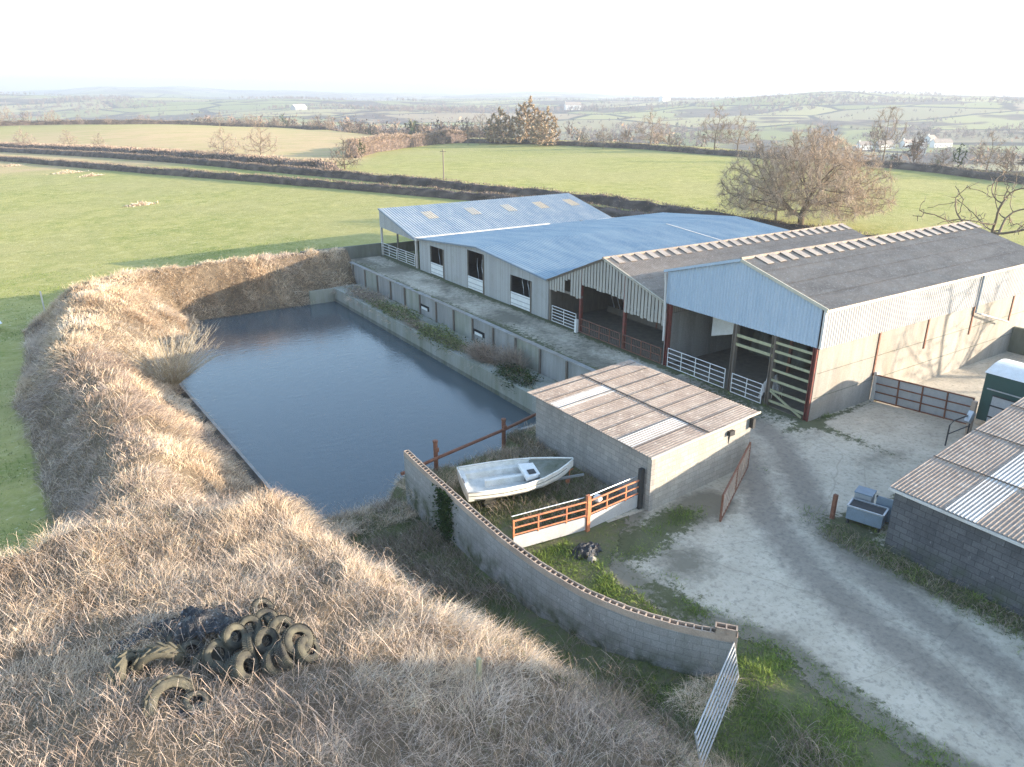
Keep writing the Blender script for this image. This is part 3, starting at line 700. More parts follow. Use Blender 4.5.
b = MB(); b.tube([(45.4,20.08,5.66),(45.4,20.08,3.45),(45.7,19.9,3.35)], .055, 8); b.build('downpipe', M['tank_blue'], A)
b = MB(); b.tube([(45.7,19.9,3.35),(49.0,19.75,2.4)], .05, 8); b.build('overflow_pipe', M['flash'], A)
b = MB(); b.box(30.95,52.9,20.45,30.3,-.1,.035); b.build('floor', M['strawbed'], A)
for x in (36,41,46):
    b = MB(); b.beam((x,20.5,5.65),(x,25.35,7.1),.12,.2); b.beam((x,30.2,5.6),(x,25.35,7.1),.12,.2); b.beam((x,25.3,0),(x,25.3,6.9),.16); b.build('portal_frame', M['rust'], A)
# things in the main barn
b = MB(); b.prism([(33.2,28.85,1.85),(33.2,26.85,2.5),(33.2,26.85,3.5),(33.2,28.85,3.5)], (.04,0,0)); e = b.build('hanging_sheet', M['white']); tag(e, 'white sheet hung across the dark mouth of the blue clad barn', 'sheet')
sil = MB()
for i in range(40):
    a = rng.uniform(0, 1, 3); sil.tube([(37.5+a[0]*1.0,25.6+a[1]*3.4,.0),(37.6+a[0],25.6+a[1]*3.4+.2,1.1+a[2]*.45)], [.5,.22], 6)
e = sil.build('silage_heap', M['conc_mossy'], smooth=True); tag(e, 'dark silage heap behind the white gate in the blue clad barn', 'silage')

def field_gate(label, p, q, z0, z1, mat, bars=5, ups=4, group=None, r=.024):
    t = thing('field_gate', label, 'gate', (*p, 0), group); bar_gate(t, p, q, z0, z1, bars, ups, mat, r); return t
field_gate('wide white tubular gate across the left bay of the blue clad barn', (30.75,29.85), (30.75,25.5), .15, 1.25, M['white'], 5, 5)
field_gate('narrow white tubular gate with a pale bag behind it in the blue clad barn', (30.75,25.0), (30.75,23.0), .1, 1.15, M['white'], 5, 3)

# ------------------------------------------------------------------ barn: second, spaced boarding
Bn = thing('boarded_barn', 'open fronted barn with vertical spaced boards over its front, second from the yard', 'barn', (31,36.3,0))
b = MB(); v2, l2, n2 = roof(b, 30.8, 56.0, 36.2, 5.5, 30.6, 3.85, .18, .02, 4); b.build('roof_slope', M['fibre_dark'], Bn)
b = MB(); roof(b, 30.8, 56.0, 36.2, 5.5, 42.3, 2.95, .18, .02, 4); b.build('roof_slope', M['fibre_dark'], Bn)
for i in range(25):
    x = 31.4+i*1.0; P = Vector((x,36.2,5.56)); b = MB(); b.prism([P, P+Vector((.5,0,0)), P+Vector((.5,0,0))+v2*.95, P+v2*.95], n2*.03); b.build('ridge_sheet', M['vent'], Bn)
b = MB(); b.tube([(30.8,36.2,5.52),(56,36.2,5.52)], .09, 8); b.build('ridge', M['fibre_dark'], Bn)
def tB(y): return np.interp(y, [30.5,36.2,42.2], [3.8,5.42,2.88])
def bB(y):
    if y > 38.45: return 2.35
    if y > 34.1: return 3.35-.1*(38.4-y)/4.3
    return 2.45
y = 30.55; b = MB(); bd = 0
while y < 42.1:
    if not (39.6 < y < 40.2):
        zb = bB(y)+rng.uniform(-.06, .06); zt = float(tB(y+.07))-.02
        b.box(30.93+rng.uniform(0,.012),30.97,y,y+.22,zb,zt)
    else:
        b.box(30.93,30.97,y,y+.22,float(tB(y))-.5,float(tB(y))-.03)
    y += .305
b.build('board_cladding', M['boards_plain'], Bn)
b = MB(); b.beam((30.88,36.2,5.48),(30.88,30.5,3.83),.06,.15); b.build('barge_board', M['cream'], Bn)
b = MB(); b.beam((30.9,36.2,5.45),(30.9,42.2,2.92),.05,.12); b.build('barge_board', M['timber'], Bn)
for z0_, ya, yb in ((2.5,30.5,34.1),(3.4,34.1,38.4),(2.4,38.4,42.1)):
    b = MB(); b.box(30.975,31.07,ya,yb,z0_,z0_+.15); b.build('lintel', M['timber'], Bn)
for y_, mt in ((42.0,'timber'),(38.55,'redoxide'),(34.1,'redoxide')):
    b = MB(); b.box(30.95,31.15,y_-.09,y_+.09,-.05,float(tB(y_))-.05); b.build('post', M[mt], Bn)
b = MB(); b.box(55.8,56,30.5,42.2,0,3.0); b.build('rear_wall', M['boards'], Bn)
b = MB(); b.box(31,56,42.22,42.32,0,2.85); b.build('side_wall', M['timber'], Bn)
b = MB(); b.box(30.9,56,30.6,42.2,-.1,.035); b.build('floor', M['strawbed'], Bn)
b = MB(); b.box(38.0,38.1,36,42,0,3.4); b.build('partition', M['timber'], Bn)
for x in (36,41,46,51):
    b = MB(); b.beam((x,36.2,0),(x,36.2,5.3),.14); b.beam((x,30.7,3.7),(x,36.2,5.3),.1,.18); b.build('portal_frame', M['rust'], Bn)
fb = thing('feed_barrier', 'dark slanted-bar feed barrier inside the boarded barn', 'barrier', (36,33,0))
for i in range(16):
    b = MB(); yy = 31+i*.65; b.beam((36,yy,.5),(36,yy+.4,1.35),.05); b.build('bar', M['galv'], fb)
b = MB(); b.beam((36,30.8,.45),(36,41.5,.45),.1); b.beam((36,30.8,1.4),(36,41.5,1.4),.08); b.box(35.95,36.1,30.8,41.5,0,.42); b.build('rail', M['timber'], fb)
field_gate('white tubular gate at the left bay of the boarded barn', (30.8,41.5), (30.8,38.75), .15, 1.25, M['white'], 6, 3)
def brown_gate(label, p, q, loc):
    t = thing('field_gate', label, 'gate', (*p,0)); bar_gate(t, p, q, .12, 1.05, 3, 5, M['rust'], .026)
    b = MB()
    for k in range(24):
        f = k/23; x = Vector((*p,0)).lerp(Vector((*q,0)), f); b.beam(x+Vector((0,0,.12)), x+Vector((0,0,1.02)), .012)
    b.build('mesh_panel', M['rust'], t)
brown_gate('rusty brown mesh gate at the middle bay of the boarded barn', (30.8,38.3), (30.8,34.2), 0)
brown_gate('rusty brown mesh gate at the right bay of the boarded barn', (30.8,33.95), (30.8,30.5), 0)
b = MB(); b.beam((30.7,38.55,0),(30.7,38.55,.95),.2); e = b.build('gate_post', M['white']); tag(e, 'stubby pale gate post at the end of the left white gate', 'post')

# ------------------------------------------------------------------ barn: long blue roof with half doors
Cn = thing('blue_roofed_barn', 'barn with long shallow blue roof and three half doors in its boarded front', 'barn', (31,52.3,0))
b = MB(); roof(b, 30.75, 52.0, 52.0, 3.80, 42.25, 3.0, .30, .022, 1, prof='trap'); b.build('roof_slope', M['blue_roof'], Cn)
b = MB(); roof(b, 30.75, 52.0, 52.0, 3.80, 62.75, 2.92, .30, .022, 1, prof='trap'); b.build('roof_slope', M['blue_roof'], Cn)
b = MB(); roof(b, 50.2, 62.0, 52.0, 3.74, 42.25, 2.94, .30, .022, 1, prof='trap'); roof(b, 50.2, 62.0, 52.0, 3.74, 62.75, 2.86, .30, .022, 1, prof='trap'); b.build('rear_roof', M['blue_roof'], Cn)
b = MB(); b.beam((52.0,52.0,3.84),(52.0,42.3,3.04),.14,.05); b.build('flashing', M['flash'], Cn)
b = MB(); b.beam((30.72,52.0,3.78),(30.72,42.2,2.97),.05,.12); b.beam((30.72,52.0,3.78),(30.72,62.8,2.90),.05,.12); b.build('verge_trim', M['tank_blue'], Cn)
def tC(y): return float(np.interp(y, [42.2,52,62.6], [2.93,3.72,2.83]))
doors = ((44.3,47.15,2.42),(51.05,53.7,3.3),(57.85,60.4,2.62))
cuts = [42.2]+[v for d_ in doors for v in d_[:2]]+[62.6]
for i in range(0, len(cuts), 2):
    a, c = cuts[i], cuts[i+1]; pts = [(a,-.05),(c,-.05),(c,tC(c))] + ([(52.0,tC(52))] if a < 52 < c else []) + [(a,tC(a))]
    b = MB(); b.prism([(30.95,p[0],p[1]) for p in pts], (.12,0,0)); b.build('wall_board_panel', M['boards'], Cn)
for a, c, zt in doors:
    pts = [(a,zt),(c,zt),(c,tC(c))]+([(52.0,tC(52))] if a < 52 < c else [])+[(a,tC(a))]
    b = MB(); b.prism([(30.955,p[0],p[1]) for p in pts], (.11,0,0)); b.build('wall_board_panel', M['boards'], Cn)
    h = 1.15; d = MB(); d.box(30.9,30.945,a+.06,c-.1,.1,h); o = d.build('half_door', M['white'], Cn)
    d = MB()
    for z in (.25,.6,1.0): d.box(30.88,30.902,a+.08,c-.12,z,z+.06)
    d.build('ledge', M['clad_grey'], o)
    d = MB(); d.box(30.86,30.95,a+.0,a+.08,0,zt); d.box(30.93,30.99,c-.06,c+.02,0,zt); d.build('door_frame', M['timber'], Cn)
    d = MB()
    for k in range(3): yy = a+.4+k*.75; d.tube([(31.6,yy,0),(31.6,yy+.1,1.4),(31.65,yy+.35,1.9),(31.6,yy+.2,2.6)], .03, 5)
    d.build('cubicle_rail', M['galv'], Cn)
b = MB(); b.box(49.8,50,42.2,62.6,0,3.0); b.box(31.1,50,62.45,62.6,0,2.8); b.build('rear_wall', M['timber'], Cn)
b = MB(); b.box(31.07,50,42.35,62.4,-.1,.03); b.build('floor', M['strawbed'], Cn)

# ------------------------------------------------------------------ barn: far, faded blue monopitch
D = thing('lean_to_shed', 'far open shed with faded blue single-pitch roof and five tan rooflights', 'shed', (31,67.2,0))
V = Vector((0,-8.15,-1.93)); b = MB(); vD = V.normalized(); nD = Vector((1,0,0)).cross(vD); nD = nD if nD.z > 0 else -nD
b.corr((30.8,71.3,4.68), (1,0,0), V, nD, 24.2, V.length, .30, .022, 1, prof='trap'); b.build('roof', M['blue_roof_old'], D)
for x in (34.6,39.6,44.1,48.4,52.6):
    P = Vector((x,71.3,4.68))+vD*1.9+nD*.03; b = MB(); b.corr(P, (1,0,0), vD, nD, 1.2, 2.0, .30, .022, 1, prof='trap'); b.build('rooflight', M['tan_light'], D)
b = MB(); b.box(30.7,46,62.62,63.12,2.70,3.0); b.box(46.0,55,62.84,63.1,2.74,2.86); b.build('gutter', M['flash'], D)
b = MB(); b.prism([(30.86,63.3,2.62),(30.86,71.2,2.85),(30.86,71.2,4.6),(30.86,63.3,2.74)], (.05,0,0)); b.build('gable_cladding', M['boards'], D)
b = MB(); b.beam((30.8,71.3,4.66),(30.8,63.15,2.75),.05,.14); b.build('barge_board', M['tank_blue'], D)
for x in (31,37,43,49,55):
    for y_, zt in ((63.35,2.72),(71.15,4.55)):
        b = MB(); b.box(x-.09,x+.09,y_-.09,y_+.09,-.05,zt); b.build('post', M['flash'] if x == 31 else M['timber'], D)
b = MB(); b.box(30.93,31.07,67.3,67.44,-.05,3.5); b.build('post', M['timber'], D)
b = MB(); b.box(31,55,71.1,71.25,0,1.1); b.build('rear_wall', M['conc_mossy'], D)
b = MB(); b.box(31.2,31.6,62.75,63.1,0,2.4); b.build('side_wall', M['timber'], D)
field_gate('pale tubular gate on the left under the far blue lean-to shed', (30.85,71.0), (30.85,67.5), .2, 1.3, M['white'], 5, 3)
field_gate('pale tubular gate on the right under the far blue lean-to shed', (30.85,67.2), (30.85,63.5), .2, 1.3, M['white'], 6, 3)

# ------------------------------------------------------------------ right-hand block building
rb = thing('block_outbuilding', 'dark block outbuilding with pinkish corrugated roof at the right of the yard', 'shed', (23.6,11.8,0))
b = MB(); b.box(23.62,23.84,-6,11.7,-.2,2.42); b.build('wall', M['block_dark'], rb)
b = MB(); b.box(23.84,42,11.48,11.7,-.2,2.42); b.prism([(23.84,11.48,2.42),(34.0,11.48,2.42),(34.0,11.48,3.85)], (0,.21,0)); b.prism([(34.0,11.48,2.42),(42,11.48,2.42),(42,11.48,2.9),(34.0,11.48,3.9)], (0,.21,0)); b.build('gable_wall', M['block'], rb)
vR = Vector((10.6,0,1.58)); b = MB(); b.corr((23.45,11.85,2.50), (0,-1,0), vR, (-.147,0,.989), 18, vR.length, .13, .018, 4); b.build('roof_slope', M['fibre'], rb)
b = MB(); b.corr((34.05,11.85,4.08), (0,-1,0), (8.2,0,-1.1), (.133,0,.99), 18, 8.3, .13, .018, 3); b.build('roof_slope', M['fibre'], rb)
b = MB(); b.corr(Vector((23.43,9.95,2.515)), (0,-1,0), vR, (-.147,0,.989), 1.0, vR.length, .13, .018, 1); b.build('rooflight', M['light_sheet'], rb)
for f in (.25,.5,.75):
    P = Vector((23.45,11.85,2.53))+vR*f; b = MB(); b.beam(P+Vector((0,0,.02)), P+Vector((0,-18,.02)), .06, .015); b.build('lap_line', M['dark'], rb)
b = MB(); b.box(23.42,23.56,-6,11.85,2.36,2.46); b.build('gutter', M['flash'], rb)
b = MB(); b.box(23.40,23.62,6.95,7.15,1.95,2.3); b.build('bracket', M['rust'], rb)
ft = thing('feed_tank', 'blue-grey steel tank standing by the corner of the dark block outbuilding', 'tank', (24.3,12.9,0))
a = Vector((23.98,13.5,0)); dd = Vector((.3,-.95,0)).normalized(); nn_ = Vector((.95,.3,0)).normalized()
def rect(o, l, w_): return [o, o+dd*l, o+dd*l+nn_*w_, o+nn_*w_]
b = MB(); b.prism([p+Vector((0,0,.22)) for p in rect(a, 1.25, .7)], (0,0,.52)); b.build('body', M['tank_blue'], ft)
b = MB()
for p, q in zip(rect(a, 1.25, .7), rect(a, 1.25, .7)[1:]+[a]): b.beam(p+Vector((0,0,.76)), q+Vector((0,0,.76)), .06, .05)
b.build('rim', M['galv'], ft)
b = MB(); b.prism([p+Vector((0,0,.742)) for p in rect(a+dd*.05+nn_*.05, 1.15, .6)], (0,0,.012)); b.build('lid', M['dark'], ft)
for p in rect(a+dd*.08+nn_*.08, 1.09, .54): 
    b = MB(); b.beam(p, p+Vector((0,0,.22)), .07); b.build('leg', M['dark'], ft)
gb = thing('galvanised_bin', 'small galvanised bin behind the blue-grey tank', 'bin', (24.9,14.1,0))
o2 = a+nn_*.85+dd*.0+Vector((0,0,0)); b = MB()
b.prism([p+Vector((0,0,.05)) for p in rect(o2, .6, .55)], (0,0,.9)); b.build('body', M['galv'], gb)
b = MB(); b.prism([p+Vector((0,0,.952)) for p in rect(o2-nn_*.03-dd*.03, .66, .61)], (0,0,.05)); b.build('lid', M['tank_blue'], gb)
lk = thing('tipping_box', 'dark tilted steel box between the bin and the block outbuilding', 'box', (25.3,12.9,0))
o3 = a+nn_*.9+dd*.75; b = MB(); b.prism([o3+Vector((0,0,.1)), o3+dd*1.0+Vector((0,0,.1)), o3+dd*1.0+nn_*.1+Vector((0,0,1.0)), o3+nn_*.1+Vector((0,0,1.0))], nn_*.05); b.prism([o3+Vector((0,0,.1)), o3+dd*1.0+Vector((0,0,.1)), o3+dd*1.0+nn_*.9+Vector((0,0,.1)), o3+nn_*.9+Vector((0,0,.1))], (0,0,.06)); b.build('tray', M['tank_blue'], lk)
b = MB(); b.beam(o3+Vector((0,0,1.0))+nn_*.1, o3+Vector((0,0,.15))+nn_*.9, .06); b.beam(o3+dd+Vector((0,0,1.0))+nn_*.1, o3+dd+Vector((0,0,.15))+nn_*.9, .06); b.build('side_bar', M['dark'], lk)
b = MB(); b.beam((23.85,13.95,-.1),(23.85,13.95,1.05),.14,.12); e = b.build('steel_post', M['rust']); tag(e, 'short rusty red post beside the blue-grey tank', 'post')

# ------------------------------------------------------------------ yard behind: sheeted gate, container, walls
sg = thing('sheeted_gate', 'long rusty framed gate clad in grey sheets leading off the main barn wall', 'gate', (36.2,20.1,0))
p0, p1 = Vector((36.25,20.05,0)), Vector((37.15,15.55,0)); up = lambda z: Vector((-.10*z,0,z))
for i in range(4):
    for j in range(3):
        A_ = p0.lerp(p1, i/4+.006); B_ = p0.lerp(p1, (i+1)/4-.006); za = .1+j*.47; zb = za+.44
        b = MB(); b.prism([A_+up(za), B_+up(za), B_+up(zb), A_+up(zb)], (.02,0,0)); b.build('sheet', M['galv'] if (i+j) % 3 else M['clad_grey'], sg)
for j in range(4): b = MB(); b.beam(p0+up(.09+j*.47)+Vector((-.02,0,0)), p1+up(.09+j*.47)+Vector((-.02,0,0)), .06); b.build('rail', M['rust'], sg)
for i in range(5): q_ = p0.lerp(p1, i/4)+Vector((-.025,0,0)); b = MB(); b.beam(q_+up(.05), q_+up(1.53), .06); b.build('upright', M['rust'], sg)
b = MB(); b.box(36.05,36.2,20.0,20.16,0,1.65); e = b.build('gate_post', M['flash']); tag(e, 'pale gate post against the main barn wall at the hinge of the sheeted gate', 'post')
b = MB(); b.box(35.85,36.05,14.95,15.15,0,1.75); e = b.build('gate_post', M['coping']); tag(e, 'pale square post where the sheeted gate closes, beside the green container', 'post')
h = thing('tube_hurdle', 'small bent tube hurdle in front of the pale gate post', 'hurdle', (34.6,15,0))
b = MB(); b.tube([(33.9,15.0,0),(33.9,15.0,1.05),(34.2,15.0,1.2),(35.5,14.95,1.2),(35.7,14.95,1.05),(35.7,14.95,0)], .035, 6); b.tube([(33.9,15,.6),(35.7,14.95,.6)], .025, 6); b.build('tube', M['dark'], h)
b = MB(); b.beam((35.3,14.9,.9),(35.6,14.9,1.35),.22,.3); b.build('wrapped_sack', M['galv'], h)
gc = thing('livestock_container', 'dark green container with rounded white roof by the sheeted gate', 'container', (38.8,12,0))
b = MB(); b.box(37.5,40.2,8.8,15.5,.35,2.75); b.build('body', M['green'], gc)
arc = [(37.44+2.82*(k/12), 2.75+.38*math.sin(math.pi*k/12)) for k in range(13)]
b = MB(); b.prism([(x,8.7,z) for x, z in arc], (0,6.86,0)); b.build('roof', M['white'], gc)
for x in (37.6,40.0):
    for y_ in (9.5,14.5): 
        b = MB(); b.tube([(x-.08,y_,.36),(x+.12,y_,.36)], .36, 12); b.build('wheel', M['rubber'], gc)
b = MB(); b.beam((37.46,15.3,2.0),(37.46,9.2,2.0),.05); b.tube([(37.46,12.6,2.0),(37.3,13.2,.6)], .02, 5); b.build('rail', M['galv'], gc)
lp = thing('leaning_door', 'pale panelled door leaning on the green container', 'door panel', (37.3,14.6,0))
b = MB(); b.prism([(37.36,14.95,.1),(37.36,13.65,.1),(37.46,13.65,1.75),(37.46,14.95,1.75)], (-.05,0,0)); b.build('panel', M['clad_grey'], lp)
b = MB()
for z in (.15,.7,1.25,1.75): x = 37.30+.1*(z-.1)/1.65; b.beam((x,14.98,z),(x,13.62,z),.03,.06)
b.build('batten', M['dark'], lp)
b = MB(); b.box(51.0,51.25,8,20.2,-.1,1.65); e = b.build('yard_wall', M['conc_mossy']); tag(e, 'low concrete cross wall meeting the main barn side at the far end of the yard', 'wall')

# ------------------------------------------------------------------ boat enclosure
rl = thing('pipe_barrier', 'rusty pipe rail on two posts between the boat and the pond', 'barrier', (15,26.9,-.6))
for x, y_, zt in ((13.4,26.4,1.05),(17.3,26.95,.95)):
    b = MB(); b.tube([(x,y_,-2.2),(x,y_,zt)], .1, 8); b.tube([(x,y_,zt-.02),(x,y_,zt+.06)], .12, 8); b.box(x-.09,x+.09,y_-.16,y_-.08,zt-.45,zt-.25); b.build('post', M['rust'], rl)
b = MB(); b.tube([(11.5,25.9,.25),(13.4,26.3,.3),(17.3,26.85,.5),(20.3,27.35,.75)], .075, 8); b.build('rail', M['rust'], rl)

boat = thing('sailing_dinghy', 'weathered white open dinghy on a trailer inside the block wall', 'boat', (12.75,22.85,.38))
ORG[boat.name] = (0,0,0)
boat.rotation_euler = (0, R(-1.5), math.atan2(21.45-22.85, 17.1-12.75))
st = np.array([0,.6,1.4,2.3,3.1,3.8,4.25,4.62]); 
hb = np.array([1.08,1.14,1.17,1.10,.90,.58,.30,.03]); kz = np.array([.02,0,0,0,.02,.09,.20,.42]); gz = np.array([.58,.56,.55,.56,.60,.66,.72,.78])
def hullsec(i, off_=0.0):
    h, k, g_ = hb[i], kz[i], gz[i]; h = max(h-off_, .005)
    prof = [(h,g_),(h*.97,k+.45*(g_-k)),(h*.80,k+.16*(g_-k)),(h*.42,k+.04),(0,k)]
    return prof
V = []; 
for i, x in enumerate(st):
    P = hullsec(i); V += [(x+ (.0 if i else .0), y_, z) for y_, z in P] + [(x, -y_, z) for y_, z in P[-2::-1]]
Fh = []; w9 = 9
for i in range(len(st)-1):
    for j in range(w9-1): Fh.append((i*w9+j, i*w9+j+1, (i+1)*w9+j+1, (i+1)*w9+j))
Fh.append(tuple(range(w9)))
b = MB(); b.add(V, Fh); hull = b.build('hull', M['hull'], boat, smooth=False)
b = MB()
for sgn_ in (1, -1): b.tube([(x, sgn_*y_*.985, z-.17) for x, y_, z in zip(st[:-1], hb, gz)], .018, 5)
b.build('rubbing_strake', M['conc_mossy'], boat)
b = MB()
for s in (1, -1): b.tube([(x, s*y_, z+.01) for x, y_, z in zip(st, hb, gz)], .035, 6)
b.tube([(0,hb[0],gz[0]+.01),(0,.35,gz[0]+.01),(.02,.25,gz[0]-.25),(.02,-.25,gz[0]-.25),(0,-.35,gz[0]+.01),(0,-hb[0],gz[0]+.01)], .03, 6)
b.build('gunwale', M['hull'], boat, smooth=True)
# inside tub
V = []; si = [0.06,.6,1.4,2.3,3.0]; fl = .16
hbi = np.interp(si, st, hb); gzi = np.interp(si, st, gz)
for x, h, g_ in zip(si, hbi, gzi):
    V += [(x,h-.05,g_),(x,h-.13,g_-.14),(x,h-.36,g_-.17),(x,h-.42,fl),(x,-(h-.42),fl),(x,-(h-.36),g_-.17),(x,-(h-.13),g_-.14),(x,-(h-.05),g_)]
Fi = [(i*8+j, (i+1)*8+j, (i+1)*8+j+1, i*8+j+1) for i in range(len(si)-1) for j in range(7)]
b = MB(); b.add(V, Fi); b.build('inner_tub', M['hull_in'], boat)
b = MB(); b.box(.0,.22,-1.02,1.02,fl,.50); b.build('stern_seat', M['hull_in'], boat)
b = MB(); b.box(.02,.07,-.28,.28,.1,.5); b.build('transom_fitting', M['rust'], boat)
b = MB(); b.box(.9,2.5,-.09,.09,fl,.42); b.build('centre_case', M['hull'], boat)
b = MB(); b.prism([(2.45,-.62,.44),(3.05,-.5,.46),(3.05,.5,.46),(2.45,.62,.44)], (0,0,.15)); b.build('bow_seat', M['white'], boat)
b = MB(); b.box(2.62,2.92,-.42,-.05,.607,.625); b.build('hatch', M['dark'], boat)
V = []; sd = [2.98,3.4,3.8,4.25,4.6]
for x in sd: h = np.interp(x, st, hb)-.02; g_ = np.interp(x, st, gz); V += [(x,h,g_-.04),(x,0,g_-.0),(x,-h,g_-.04)]
b = MB(); b.add(V, [(i*3+j,(i+1)*3+j,(i+1)*3+j+1,i*3+j+1) for i in range(4) for j in (0,1)]); b.build('foredeck', M['conc_mossy'], boat)
tr = thing('boat_trailer', 'rusty boat trailer under the white dinghy with its drawbar on the weeds', 'trailer', (12.75,22.85,.05))
ORG[tr.name] = (0,0,0); tr.rotation_euler = boat.rotation_euler
b = MB()
for s in (1, -1): b.beam((.2,s*.55,.28),(3.2,s*.35,.28),.07)
b.beam((2.6,0,.28),(5.1,0,.30),.08); b.beam((.5,-.6,.26),(.5,.6,.26),.07); b.beam((2.2,-.45,.26),(2.2,.45,.26),.07); b.build('frame', M['galv'], tr)
for s in (1, -1):
    b = MB(); b.tube([(.9,s*.8-.07,.2),(.9,s*.8+.07,.2)], .25, 14); b.build('wheel', M['rubber'], tr)
b = MB(); b.tube([(4.5,.08,.0),(4.5,.08,.55)], .025, 6); b.tube([(4.42,.04,.06),(4.42,.12,.06)], .09, 10); b.beam((4.5,.08,.55),(4.68,.1,.6),.03); b.build('jockey_wheel', M['orange'], tr)

def orange_gate(label, p, q, ptop, qtop):
    t = thing('panelled_gate', label, 'gate', (*p,0))
    P = Vector((*p,0)); Q = Vector((*q,0)); d = (Q-P).normalized(); nn = Vector((-d.y,d.x,0))*.02
    z = lambda v, h: v+Vector((0,0,h))
    b = MB(); b.prism([z(P,.08), z(Q,.08), z(Q,.62), z(P,.62)], nn); b.build('sheet_panel', M['clad_grey'], t)
    for hgt_, r_ in ((.70,.03),(.98,.03),(1.26,.035)):
        b = MB(); b.tube([z(P,hgt_), z(Q,hgt_)], r_, 6); b.build('rail', M['orange'], t)
    b = MB(); b.tube([z(P,1.36)+nn*8, z(Q,1.36)+nn*8], .02, 6); b.build('top_rail', M['galv'], t)
    for f in (0,.33,.72,1):
        x = P.lerp(Q, f); b = MB(); b.beam(z(x,.6), z(x,1.3), .05); b.build('upright', M['orange'], t)
orange_gate('orange railed gate with pale sheet foot on the block wall side, left leaf', (12.45,18.78), (15.4,18.42), 0, 0)
orange_gate('orange railed gate with pale sheet foot on the block shed side, right leaf', (15.6,18.42), (18.15,18.6), 0, 0)
b = MB(); b.box(15.43,15.57,18.36,18.5,-.05,1.5); e = b.build('gate_post', M['orange']); tag(e, 'orange post standing where the two orange railed gates meet', 'post')
b = MB(); b.box(18.12,18.3,18.5,18.66,-.05,1.75); e = b.build('gate_post', M['dark']); tag(e, 'dark steel post at the corner of the block shed holding the orange gate', 'post')
b = MB(); b.tube([(16.1,18.55,.95),(16.12,18.6,1.03),(16.16,18.7,1.12),(16.18,18.76,1.2)], [.03,.16,.17,.04], 8); e = b.build('feed_bucket', M['white'], smooth=True); tag(e, 'small white bucket hung on the orange gate', 'bucket')
# near galvanised gate, leaning off the wall end
ng = thing('field_gate', 'galvanised seven-bar gate leaning off the end of the curving block wall', 'gate', (13.7,9.9,.2))
pa, pb = Vector((13.95,10.0,.35)), Vector((10.75,8.35,.45)); upv = Vector((-.12,.18,1)).normalized()
for k in range(7):
    b = MB(); hgt_ = .05+k*.175; b.tube([pa+upv*hgt_, pb+upv*hgt_], .021, 6); b.build('rail', M['galv'], ng)
for f in (0,.5,1): x = pa.lerp(pb, f); b = MB(); b.tube([x, x+upv*1.13], .024, 6); b.build('upright', M['galv'], ng)
b = MB(); b.beam((7.26,12.5,1.0),(7.3,12.52,2.35),.1); e = b.build('fence_post', M['timber_green']); tag(e, 'short pale wooden post sticking out of the brambles in front', 'post')
b = MB(); b.beam((.6,71.5,-1.9),(.6,71.5,.2),.12); e = b.build('fence_post', M['flash']); tag(e, 'pale post at the far left corner of the pond bank', 'post')
b = MB(); b.prism([(-4.0,68.4,-1.75),(-2.4,69.0,-1.45),(-2.6,70.2,-1.4),(-4.1,69.6,-1.75)], (0,0,.04)); e = b.build('metal_sheet', M['white']); tag(e, 'white metal sheet lying on the grass at the left foot of the bank', 'sheet')
# ------------------------------------------------------------------ tyres and plastic on the mound
def ground_ray(px, py):
    """where a line of sight meets the terrain (used once, to read positions off the survey photograph)"""
    p = R(PITCH); ya = R(YAW)
    Fw = np.array([math.sin(ya)*math.cos(p), math.cos(ya)*math.cos(p), -math.sin(p)]); Rt = np.array([math.cos(ya), -math.sin(ya), 0]); Up = np.cross(Rt, Fw)
    d = Fw+Rt*(px-512)/745-Up*(py-383.5)/745
    z = 1.5 if py > 400 else -.5
    for _ in range(16):
        t = (z-EYE)/d[2]; x, y = d[0]*t, d[1]*t; z = .4*z+.6*float(height(x, y))
    return Vector((x, y, z))
def lathe(prof, n=28):
    m = MB(); k = len(prof)
    for i in range(n):
        a = 2*math.pi*i/n
        for r_, z_ in prof: m.v.append((r_*math.cos(a), r_*math.sin(a), z_))
    m.n = len(m.v)
    for i in range(n):
        for j in range(k): a, c = i, (i+1) % n; m.f.append((a*k+j, c*k+j, c*k+(j+1) % k, a*k+(j+1) % k)); m.m.append(0)
    return m
